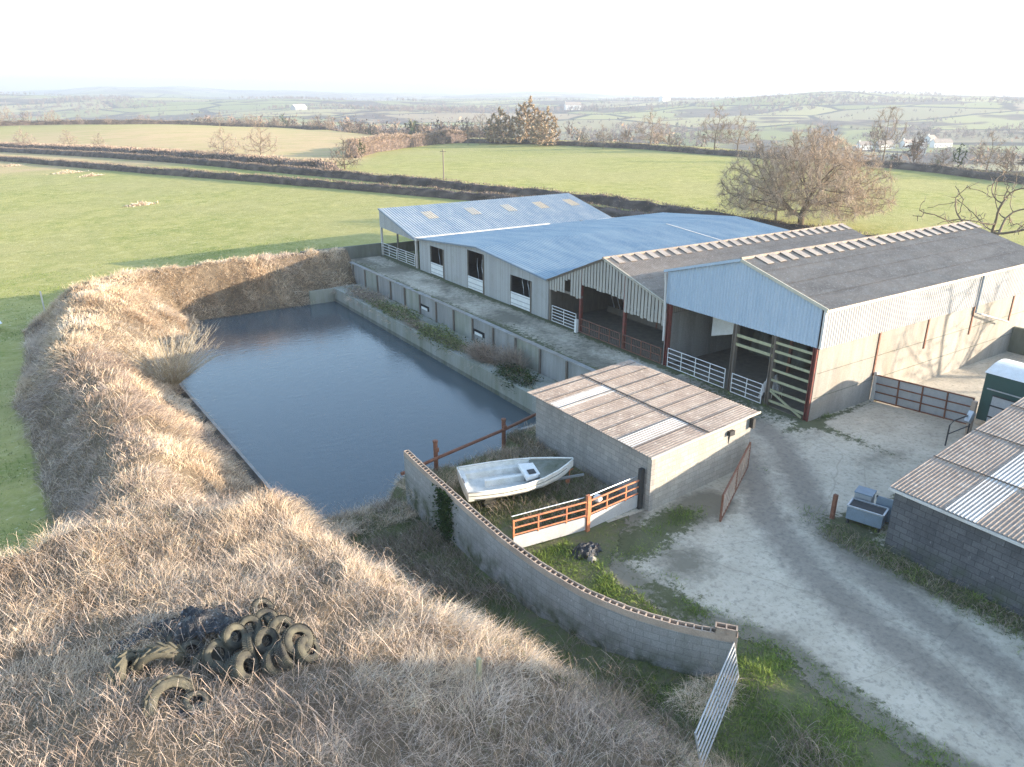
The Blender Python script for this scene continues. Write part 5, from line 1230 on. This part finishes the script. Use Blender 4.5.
def dome(w_, h0, h1, flat=1.0, shell=.55):
    def f(r_, n):
        u = r_.normal(size=(n*3,3)); u /= np.linalg.norm(u, axis=1)[:,None]; q = r_.uniform(shell**3, 1, n*3)**(1/3.)
        p = u*q[:,None]; p = p[p[:,2] > -.2][:n]; lum = 1+.13*np.sin(p[:,0]*5+1)*np.cos(p[:,1]*4)
        return np.stack([p[:,0]*w_*lum, p[:,1]*w_*lum, h0+(p[:,2]+.2)/1.2*(h1-h0)*lum], 1)
    return f
def tree(name, label, loc, grow_args, mesh_args, group=None, cat='tree'):
    t = thing(name, label, cat, loc, group); ORG[t.name] = (0,0,0)
    N, par = grow(*grow_args[0], **grow_args[1]); tree_mesh(t, N, par, **mesh_args); return t
# the big oak behind the barns
tree('oak_tree', 'large spreading bare oak with dense domed crown standing alone behind the barns', (81.0,58.0,-.2),
     ((3, 5200, dome(9.6, 2.3, 11.4, shell=.3), [(0,0,0),(0,.05,.6),(.05,.1,1.2),(0,.1,1.8),(.1,0,2.4)]), dict(step=.42, infl=5, kill=.55, up=.04)),
     dict(rtip=.018, expo=2.3, bark=M['bark'], twigmat=M['oak_twig'], twn=19, twl=1.05, tww=.022, seed=31, maxr=.6))
# bare tree at the right edge, and the trees to its side whose shade lies on the barn
def tall(w_, h0, h1):
    def f(r_, n):
        u = r_.normal(size=(n,3)); u /= np.linalg.norm(u, axis=1)[:,None]; q = r_.uniform(.1, 1, n)**(1/2.6); p = u*q[:,None]
        return np.stack([p[:,0]*w_, p[:,1]*w_, (h0+h1)/2+p[:,2]*(h1-h0)/2], 1)
    return f
tree('ash_tree', 'sparse bare tree leaning in over the main barn roof at the right edge', (78.0,34.2,-.2),
     ((5, 260, dome(7.0, 3.0, 9.6, shell=.3), [(0,0,0),(-.2,.1,1),(-.5,.1,2),(-.9,.1,2.9)]), dict(step=.5, infl=6, kill=.9)),
     dict(rtip=.028, expo=2.2, bark=M['bark'], twigmat=M['twig'], twn=2, twl=.9, tww=.03, seed=33, maxr=.42))
tree('ash_tree', 'tall bare tree beyond the yard whose branch shadows fall across the main barn side', (62.5,3.2,-.1),
     ((8, 420, tall(4.8, 3.0, 13.0), [(0,0,0),(0,0,1),(.1,0,2),(.1,.1,3),(.15,.1,4)]), dict(step=.5, infl=5, kill=.8)),
     dict(rtip=.026, expo=2.1, bark=M['bark'], twigmat=M['twig'], twn=1, twl=.8, tww=.02, seed=35, maxr=.4))
# prototypes for the far hedgerow trees
protos = {}
def proto(key, name, seed, n_attr, fn, trunk, twigmat, twn=14, twl=1.25, tww=.038, rtip=.022, maxr=.45, kill=1.0, step=.7, expo=2.2):
    protos[key] = [tree(name, '', (0,0,0), ((seed, n_attr, fn, trunk), dict(step=step, infl=6, kill=kill)), dict(rtip=rtip, expo=expo, bark=M['bark'], twigmat=twigmat, twn=twn, twl=twl, tww=tww, seed=seed+100, maxr=maxr)), False]
tk = lambda h: [(0,0,h*i/3.) for i in range(4)]
proto('oak', 'bare_tree', 41, 420, dome(5.2, 2.2, 10, shell=.4), tk(2.4), M['twig'])
proto('oak2', 'bare_tree', 42, 420, dome(4.4, 2.8, 10, shell=.35), tk(2.8), M['twig'])
proto('ash', 'bare_tree', 43, 330, tall(3.6, 2.5, 12), tk(3), M['twig'])
proto('ash2', 'bare_tree', 44, 260, tall(2.8, 2.0, 11), tk(2.5), M['twig_dark'])
proto('beech', 'beech_tree', 45, 420, dome(5.0, .8, 12, shell=.3), tk(1.8), M['tan_leaf'], twn=20, twl=.85, tww=.34)
proto('thorn', 'thorn_bush', 46, 260, dome(2.8, .4, 4.6, shell=.3), tk(.8), M['hedge_twig'], twn=9, twl=.8, tww=.04, rtip=.022, kill=.6, step=.45)
proto('ivytree', 'ivy_tree', 47, 200, tall(1.8, 1.0, 7), tk(1.5), M['ivy'], twn=9, twl=.6, tww=.2)
G_far = 'bare trees along the far hedges'
spots = [  # proto, base pixel x, distance hint via base pixel y, height px -> scale, label
 ('oak',  225,161, 7.0, 'bare tree in front of the tawny pasture, the left one of two neighbours'),
 ('oak2', 262,164, 8.2, 'taller pale bare tree in front of the tawny pasture, the right one of two neighbours'),
 ('thorn',345,169, 6.2, 'round grey thorn bush where the tan hedge meets the double hedge'),
 ('ivytree',362,160, 4.8, 'small green ivy covered bush behind the round grey thorn'),
 ('beech',500,144, 10.5, 'tan leaved beech at the left of the copse at the end of the right field'),
 ('beech',527,144, 13.2, 'largest orange brown beech in the copse at the end of the right field'),
 ('beech',545,146, 10.5, 'tan leaved beech at the right of the copse at the end of the right field'),
 ('ash',  480,145, 9.5, 'grey bare tree just left of the tan leaved copse'),
 ('ash2', 468,145, 8.5, 'slim grey bare tree at the left end of the copse, by the tan hedge'),
 ('oak2', 603,149, 6.0, 'low bushy bare tree a little right of the tan leaved copse'),
 ('oak',  650,149, 9.6, 'broad bare oak in the far hedge, midway between the copse and the pair of trees'),
 ('thorn',676,151, 4.8, 'small dark bush in the far hedge right of the broad bare oak'),
 ('oak2', 714,152, 10.3,'bare oak with clear dark trunk, left of the pair behind the domed oak'),
 ('oak',  737,153, 9.0, 'paler bare oak, right of the pair behind the domed oak'),
 ('thorn',585,147, 4.6, 'dark thorn bush in the far hedge right of the copse'),
 ('thorn',622,148, 4.4, 'low thorn bush in the far hedge left of the broad bare oak'),
 ('ash',  882,166, 11.6,'tallest bare tree on the right, upright above the far hedge'),
 ('ash2', 872,165, 8.0, 'slim bare tree beside the tallest one on the right'),
 ('ash2', 915,168, 7.0, 'dark forked bare tree right of the tallest one'),
 ('thorn',940,171, 4.6, 'dark rounded bush in the far hedge at the right'),
 ('ivytree',956,172, 5.4, 'dark green bush in the far hedge at the right, beside a bare clump'),
 ('oak2', 985,177, 7.2, 'bare clump of a tree low in the far hedge near the right edge'),
 ('oak',  1018,166, 9.0,'bare tree cut by the right edge of the view above the far hedge'),
 ('thorn',1004,180, 4.6, 'small bush at the right end of the far hedge'),
 ('oak2', 70,149, 5.2, 'pale scrubby tree at the left among the tawny hedge'),
 ('oak',  25,150, 6.2, 'pale scrubby tree near the left edge beyond the double hedge'),
 ('oak2', 100,151, 4.6, 'low pale scrub tree left of the tawny pasture'),
]
def at0(px_, py_):
    g_ = ground_ray(px_, py_); return g_.x, g_.y
HT = dict(oak=10, oak2=10, ash=12, ash2=11, beech=12, thorn=4.6, ivytree=7)
def put(key, x, y, hgt_, label, group=None):
    p = protos[key]; o = p[0] if not p[1] else copy_tree(p[0]); p[1] = True
    s = hgt_/HT[key]; o.location = (x, y, float(height(x, y))-.15); o.scale = (s*random.uniform(.95,1.15), s*random.uniform(.95,1.15), s); o.rotation_euler = (0, 0, random.uniform(0, 6.28))
    o['label'] = label
    if group: o['group'] = group
    return o
for key, px_, py_, hgt_, lab in spots:
    x, y = at0(px_, py_); put(key, x, y, hgt_*(1.18 if key != 'thorn' else 1.0), lab)
# tree line at the end of the left plateau: alike, far off
G_line = 'bare trees in the far line beyond the tawny pasture'
for i in range(40):
    f = i/39; azz = -1.5+f*24+random.uniform(-.3,.3); e_ = float(far_edge(azz))+random.uniform(-10, 25); x, y = e_*math.sin(R(azz)), e_*math.cos(R(azz))
    if azz < 3.5 : hh = random.uniform(7, 10)
    elif azz < 12: hh = random.uniform(3.5, 5.5)
    else: hh = random.uniform(4.5, 7.5)
    put(random.choice(['oak','oak2','ash','ash2']), x, y, hh, 'hazy bare tree in the long line beyond the tawny pasture', G_line)

# ------------------------------------------------------------------ hedges
def hedge(label, pts, wd, ht, topmat, seed, dens=26, sidemat=None, tww=.05, core=M['twig_dark']):
    P = np.array(pts, float); s = np.concatenate([[0], np.cumsum(np.hypot(*np.diff(P, axis=0).T))]); n = int(s[-1]/1.2)+2; t_ = np.linspace(0, s[-1], n)
    X = np.interp(t_, s, P[:,0]); Y = np.interp(t_, s, P[:,1]); X += .25*vnoise(t_*.11, 0*t_, seed); H0 = np.minimum(1, np.minimum(t_, s[-1]-t_)/3+.15); T = np.stack([np.gradient(X), np.gradient(Y)], 1); T /= np.hypot(*T.T)[:,None]; Nn = np.stack([-T[:,1], T[:,0]], 1)
    Z = height(X, Y); H = ht*H0*(1+(.10+.05*max(0, ht-1.9))*vnoise(t_*.25, 0*t_, seed+1)+.08*vnoise(t_*.9, 0*t_, seed+2)); W_ = wd/2*(1+.15*vnoise(t_*.5, 0*t_, seed+3))
    sec = [(-.9,-.1),(-.8,.5),(-.6,.82),(0,.9),(.6,.82),(.8,.5),(.9,-.1)]
    V = np.stack([np.stack([X+Nn[:,0]*a*W_, Y+Nn[:,1]*a*W_, Z+b_*H*.9], 1) for a, b_ in sec], 1).reshape(-1,3); k = len(sec)
    F = np.concatenate([np.arange(n-1)[:,None]*k+np.array([[j, j+1, k+j+1, k+j]]) for j in range(k-1)])
    t = thing('hedge', label, 'hedge', (0,0,0)); r_ = np.random.default_rng(seed)
    V += r_.normal(0, .06*ht, V.shape)
    np_mesh('hedge_body', V, F, core, dict(tint=np.clip(.4+.3*r_.normal(size=len(V)), 0, 1)), t)
    m = int(s[-1]*wd*dens); u = r_.uniform(0, s[-1], m); a = r_.uniform(-1, 1, m); top = r_.uniform(size=m) < .62; 
    hx = np.interp(u, t_, X); hy = np.interp(u, t_, Y); hz_ = np.interp(u, t_, Z); hh = np.interp(u, t_, H); nx_ = np.interp(u, t_, Nn[:,0]); ny_ = np.interp(u, t_, Nn[:,1])
    a = np.where(top, a, np.sign(a)); zz = np.where(top, .86-.1*a*a, r_.uniform(0, .85, m))
    P_ = np.stack([hx+nx_*a*wd/2*.95, hy+ny_*a*wd/2*.95, hz_+zz*hh], 1)
    d = np.stack([nx_*a*.6+.5*r_.normal(size=m), ny_*a*.6+.5*r_.normal(size=m), np.where(top, .9, .35)+.3*r_.normal(size=m)], 1)
    strands('twigs', P_, d, (.22+.3*r_.uniform(size=m))*ht/1.6, tww*r_.uniform(.7, 1.4, m), np.clip(.5+.25*r_.normal(size=m), 0, 1), topmat, .2, seed+5, t)
    return t
hedge('clipped hedge along the far side of the near green field, with a lit top', [(-62,410)]+[at0(*q) for q in ((0,160.5),(75,167),(150,173.5),(225,179),(300,185.5),(375,191.5),(450,198))]+[(66,90),(69,70),(70,50),(69,20)], 1.7, 1.5, M['hedge_twig'], 201, 30)
hedge('dark clipped hedge beyond the lane, running behind the barns to the domed oak', [(-40,420)]+[at0(*q) for q in ((0,151.5),(100,157),(200,164.5),(300,174.5),(380,182),(450,188),(500,194))]+[(75,88),(76.3,66),(76.5,40),(76,10)], 1.8, 1.6, M['hedge_twig'], 202, 26)
hedge('tall unclipped tan hedge along the left end of the right field', [at0(*q) for q in ((352,158),(370,152.5),(400,148),(430,144.5),(468,142))], 3.4, 4.4, M['red_hedge'], 203, 60, tww=.09)
hedge('dark hedge along the far edge of the right field', [at0(*q) for q in ((462,143),(520,143.5),(580,146),(640,149),(700,154),(760,158),(820,162),(880,167),(940,173),(1000,181))]+[(150,45)], 2.0, 1.7, M['hedge_twig'], 204, 22, tww=.09)
hedge('scrubby tawny hedge at the near side of the tawny pasture behind the lane', [at0(*q) for q in ((0,149),(100,154),(200,161),(280,168),(335,172))], 4.0, 2.4, M['red_hedge'], 205, 16, tww=.10)
hedge('distant dark hedge closing the top of the tawny pasture', [(-10,500),(30,492),(80,470),(130,440),(166,388)], 3.0, 2.6, M['hedge_twig'], 206, 14, tww=.16)

# poles
def pole(label, px_, py_, h, r0=.13):
    x, y = at0(px_, py_); t = thing('telegraph_pole', label, 'pole', (x, y, 0)); b = MB(); b.tube([(x,y,-.3),(x+.02,y,h)], [r0,r0*.75], 8); b.build('shaft', M['timber'], t)
    b = MB(); b.beam((x-.45,y+.3,h-.35),(x+.45,y-.3,h-.35),.09,.09); b.build('crossarm', M['timber'], t)
pole('wooden telegraph pole standing in the lane hedges beyond the far shed', 444,187, 6.8)
pole('slim wooden pole standing just left of the domed oak', 775,224, 6.2)
# hay scraps on the field
for i, (px_, py_, s, lab) in enumerate(((68,173,1.6,'larger pale heap of hay on the near green field by the hedge'),(92,176,1.0,'smaller heap of hay right of the larger one on the near green field'),(141,205,1.1,'thin smear of hay alone on the near green field'),(12,166,1.0,'low hay smear at the left edge of the near green field'))):
    x, y = at0(px_, py_); r_ = np.random.default_rng(300+i); n = 500; a = r_.normal(size=(n,2)); P_ = np.stack([x+a[:,0]*s, y+a[:,1]*.5*s, .02+.5*s*np.exp(-a[:,0]**2-a[:,1]**2)*r_.uniform(0,1,n)], 1); P_[:,2] += height(P_[:,0], P_[:,1])
    o = strands('hay_heap', P_, np.stack([r_.normal(size=n), r_.normal(size=n), .4+0*a[:,0]], 1), np.full(n, .45), np.full(n, .12), np.clip(.6+.2*r_.normal(size=n), 0, 1), M['straw'], .5, 310+i); tag(o, lab, 'hay')

# ------------------------------------------------------------------ far country
def far_wood():
    r_ = np.random.default_rng(400); n0 = 36000
    az_ = r_.uniform(-8, 76, n0); q = r_.uniform(0, 1, n0); r0 = far_edge(az_)+15+q**1.4*2600
    X = r0*np.sin(np.radians(az_)); Y = r0*np.cos(np.radians(az_))
    wn = fbm(X/230., Y/230., 410, 3)
    # hedgerow lines of a loose field grid
    ang = .35*vnoise(X/900., Y/900., 411); u = (X*np.cos(ang)+Y*np.sin(ang))/150.; v = (Y*np.cos(ang)-X*np.sin(ang))/115.
    lin_ = np.minimum(np.abs(u-np.round(u))*150, np.abs(v-np.round(v))*115)
    keep = (wn > .22) & (r_.uniform(size=n0) < .9) | (lin_ < 5) & (r_.uniform(size=n0) < .95)
    near_ = (r0-far_edge(az_)); keep &= (r_.uniform(size=n0) < np.clip(near_/60, .3, 1)); keep &= ~((near_ < 350) & (az_ > 33) & (r_.uniform(size=n0) < .96)); keep |= (near_ < 420) & (near_ > 40) & (az_ < 30) & (az_ > 8) & (r_.uniform(size=n0) < .45)
    X, Y, wn, r0 = X[keep], Y[keep], wn[keep], r0[keep]; n = len(X); Z = height(X, Y)
    hgt_ = np.where(wn > .22, r_.uniform(5, 10, n), r_.uniform(2.2, 6, n)); k = 60
    u = r_.normal(size=(n,k,3)); u /= np.linalg.norm(u, axis=2)[:,:,None]; u *= r_.uniform(.4, 1, (n,k,1))
    c0 = np.stack([X, Y, Z+hgt_*.5], 1)[:,None]; ext = np.stack([hgt_*.48, hgt_*.48, hgt_*.52], 1)[:,None]
    tip = c0+u*ext; root = c0*1.0; root = root+np.stack([0*u[...,0], 0*u[...,0], (r_.uniform(-.45, .25, (n,k)))*hgt_[:,None]], 2)
    thin = r_.uniform(size=(n,k)) < .62; st_ = np.where(thin[...,None], root+(tip-root)*.25, tip)
    wv = r_.normal(0, 1, (n,k,3))*(hgt_*.022)[:,None,None]; sm = (hgt_*.05)[:,None,None]
    p1_ = np.where(thin[...,None], st_-wv, tip+r_.normal(0,1,(n,k,3))*sm); p2_ = np.where(thin[...,None], st_+wv, tip+r_.normal(0,1,(n,k,3))*sm)
    tri = np.stack([p1_, p2_, np.where(thin[...,None], tip, tip+r_.normal(0,1,(n,k,3))*sm)], 2)
    V = tri.reshape(-1,3); F = np.arange(len(V)).reshape(-1,3)
    base = np.where(r_.uniform(size=n) < .10, 1.0, np.clip(.42+.22*r_.normal(size=n), 0, .85))
    tint = np.repeat(np.clip(base[:,None]+.08*r_.normal(size=(n,k)), 0, 1).ravel(), 3)
    o = np_mesh('far_woodland', V, F, M['wood_far'], dict(tint=tint)); tag(o, kind='stuff')
far_wood()
def house(label, az_, r0, w_, d_, h, rot, mat, roofm, cat='house', name='farmhouse'):
    x, y = r0*math.sin(R(az_)), r0*math.cos(R(az_)); z = float(height(x, y)); t = thing(name, label, cat, (x, y, z)); ORG[t.name] = (0,0,0); t.rotation_euler = (0,0,R(rot))
    b = MB(); b.box(-w_/2,w_/2,-d_/2,d_/2,-2,h); b.prism([(-w_/2,-d_/2,h),(-w_/2,d_/2,h),(-w_/2,0,h+d_*.42)], (w_,0,0)); b.build('wall', mat, t)
    b = MB()
    for s in (1,-1): b.prism([(-w_/2-.4,s*(d_/2+.4),h-.2),(w_/2+.4,s*(d_/2+.4),h-.2),(w_/2+.4,0,h+d_*.42+.15),(-w_/2-.4,0,h+d_*.42+.15)], (0,0,.25))
    rf = b.build('roof', roofm, t)
    if cat == 'house':
        b = MB(); b.box(-w_/2+.2,-w_/2+1.3,-.5,.5,h+d_*.3,h+d_*.42+1.4); b.build('chimney', mat, rf)
        b = MB()
        for xx in np.linspace(-w_/2+1.5, w_/2-1.5, 4): b.box(xx-.5,xx+.5,-d_/2-.04,-d_/2+.02,1,2.2)
        b.build('window', M['dark'], t)
def pxaz(px_):   # bearing of a picture column at the horizon
    return YAW+math.degrees(math.atan((px_-512)/745*math.cos(R(PITCH))*1.0/(1.0)))
W_, S_ = M['white'], M['fibre_dark']
for px_, r0, w_, d_, h, rot, lab in ((872,830,13,7,4.5,-25,'white cottage in the valley behind the tallest bare tree'),(893,840,18,7,4.5,-20,'long white row of buildings in the valley right of the tallest bare tree'),(915,850,11,7,4.5,-15,'small white cottage in the valley above the dark forked tree'),(929,800,9,8,7,-40,'upright white gabled house in the valley'),(950,860,19,7,4.5,-25,'long white building furthest right in the valley'),(938,900,11,7,4.5,0,'white cottage behind the gabled house in the valley'),(573,1500,30,12,7,-25,'white farm on the hillside above the tan leaved copse'),(665,1900,26,12,7,0,'tiny white farm high on the hillside left of the dark wood')):
    house(lab, pxaz(px_), r0, w_, d_, h, rot, W_, S_)
house('white roofed shed with blue side in the valley just right of the domed oak', pxaz(842), 560, 22, 12, 5, -35, M['blue_roof'], M['white'], 'shed', 'farm_shed')
house('long pale farm shed on the hill at the left, beside a dark wood', pxaz(298), 1500, 30, 12, 4, 30, M['clad_grey'], M['white'], 'shed', 'farm_shed')
# unseen barn added out of view on the right, to shade the near mound
def add_shade_barn():
    t = thing('unseen_shade_barn', 'unseen tall barn added beyond the right side of the yard to shade the mound', 'barn', (41,-25,0))
    b = MB(); b.box(36,46,-46,-18.0,-.2,9.6); b.prism([(36,-46,9.6),(46,-46,9.6),(41,-46,12.7)], (0,28,0)); b.build('wall', M['block'], t)
    b = MB(); b.corr((35.7,-17.7,9.45), (0,-1,0), (5.3,0,3.35), (-.53,0,.85), 28.5, 6.27, .25, .03, 1); b.corr((46.3,-17.7,9.45), (0,-1,0), (-5.3,0,3.35), (.53,0,.85), 28.5, 6.27, .25, .03, 1); b.build('roof', M['fibre_dark'], t)
add_shade_barn()
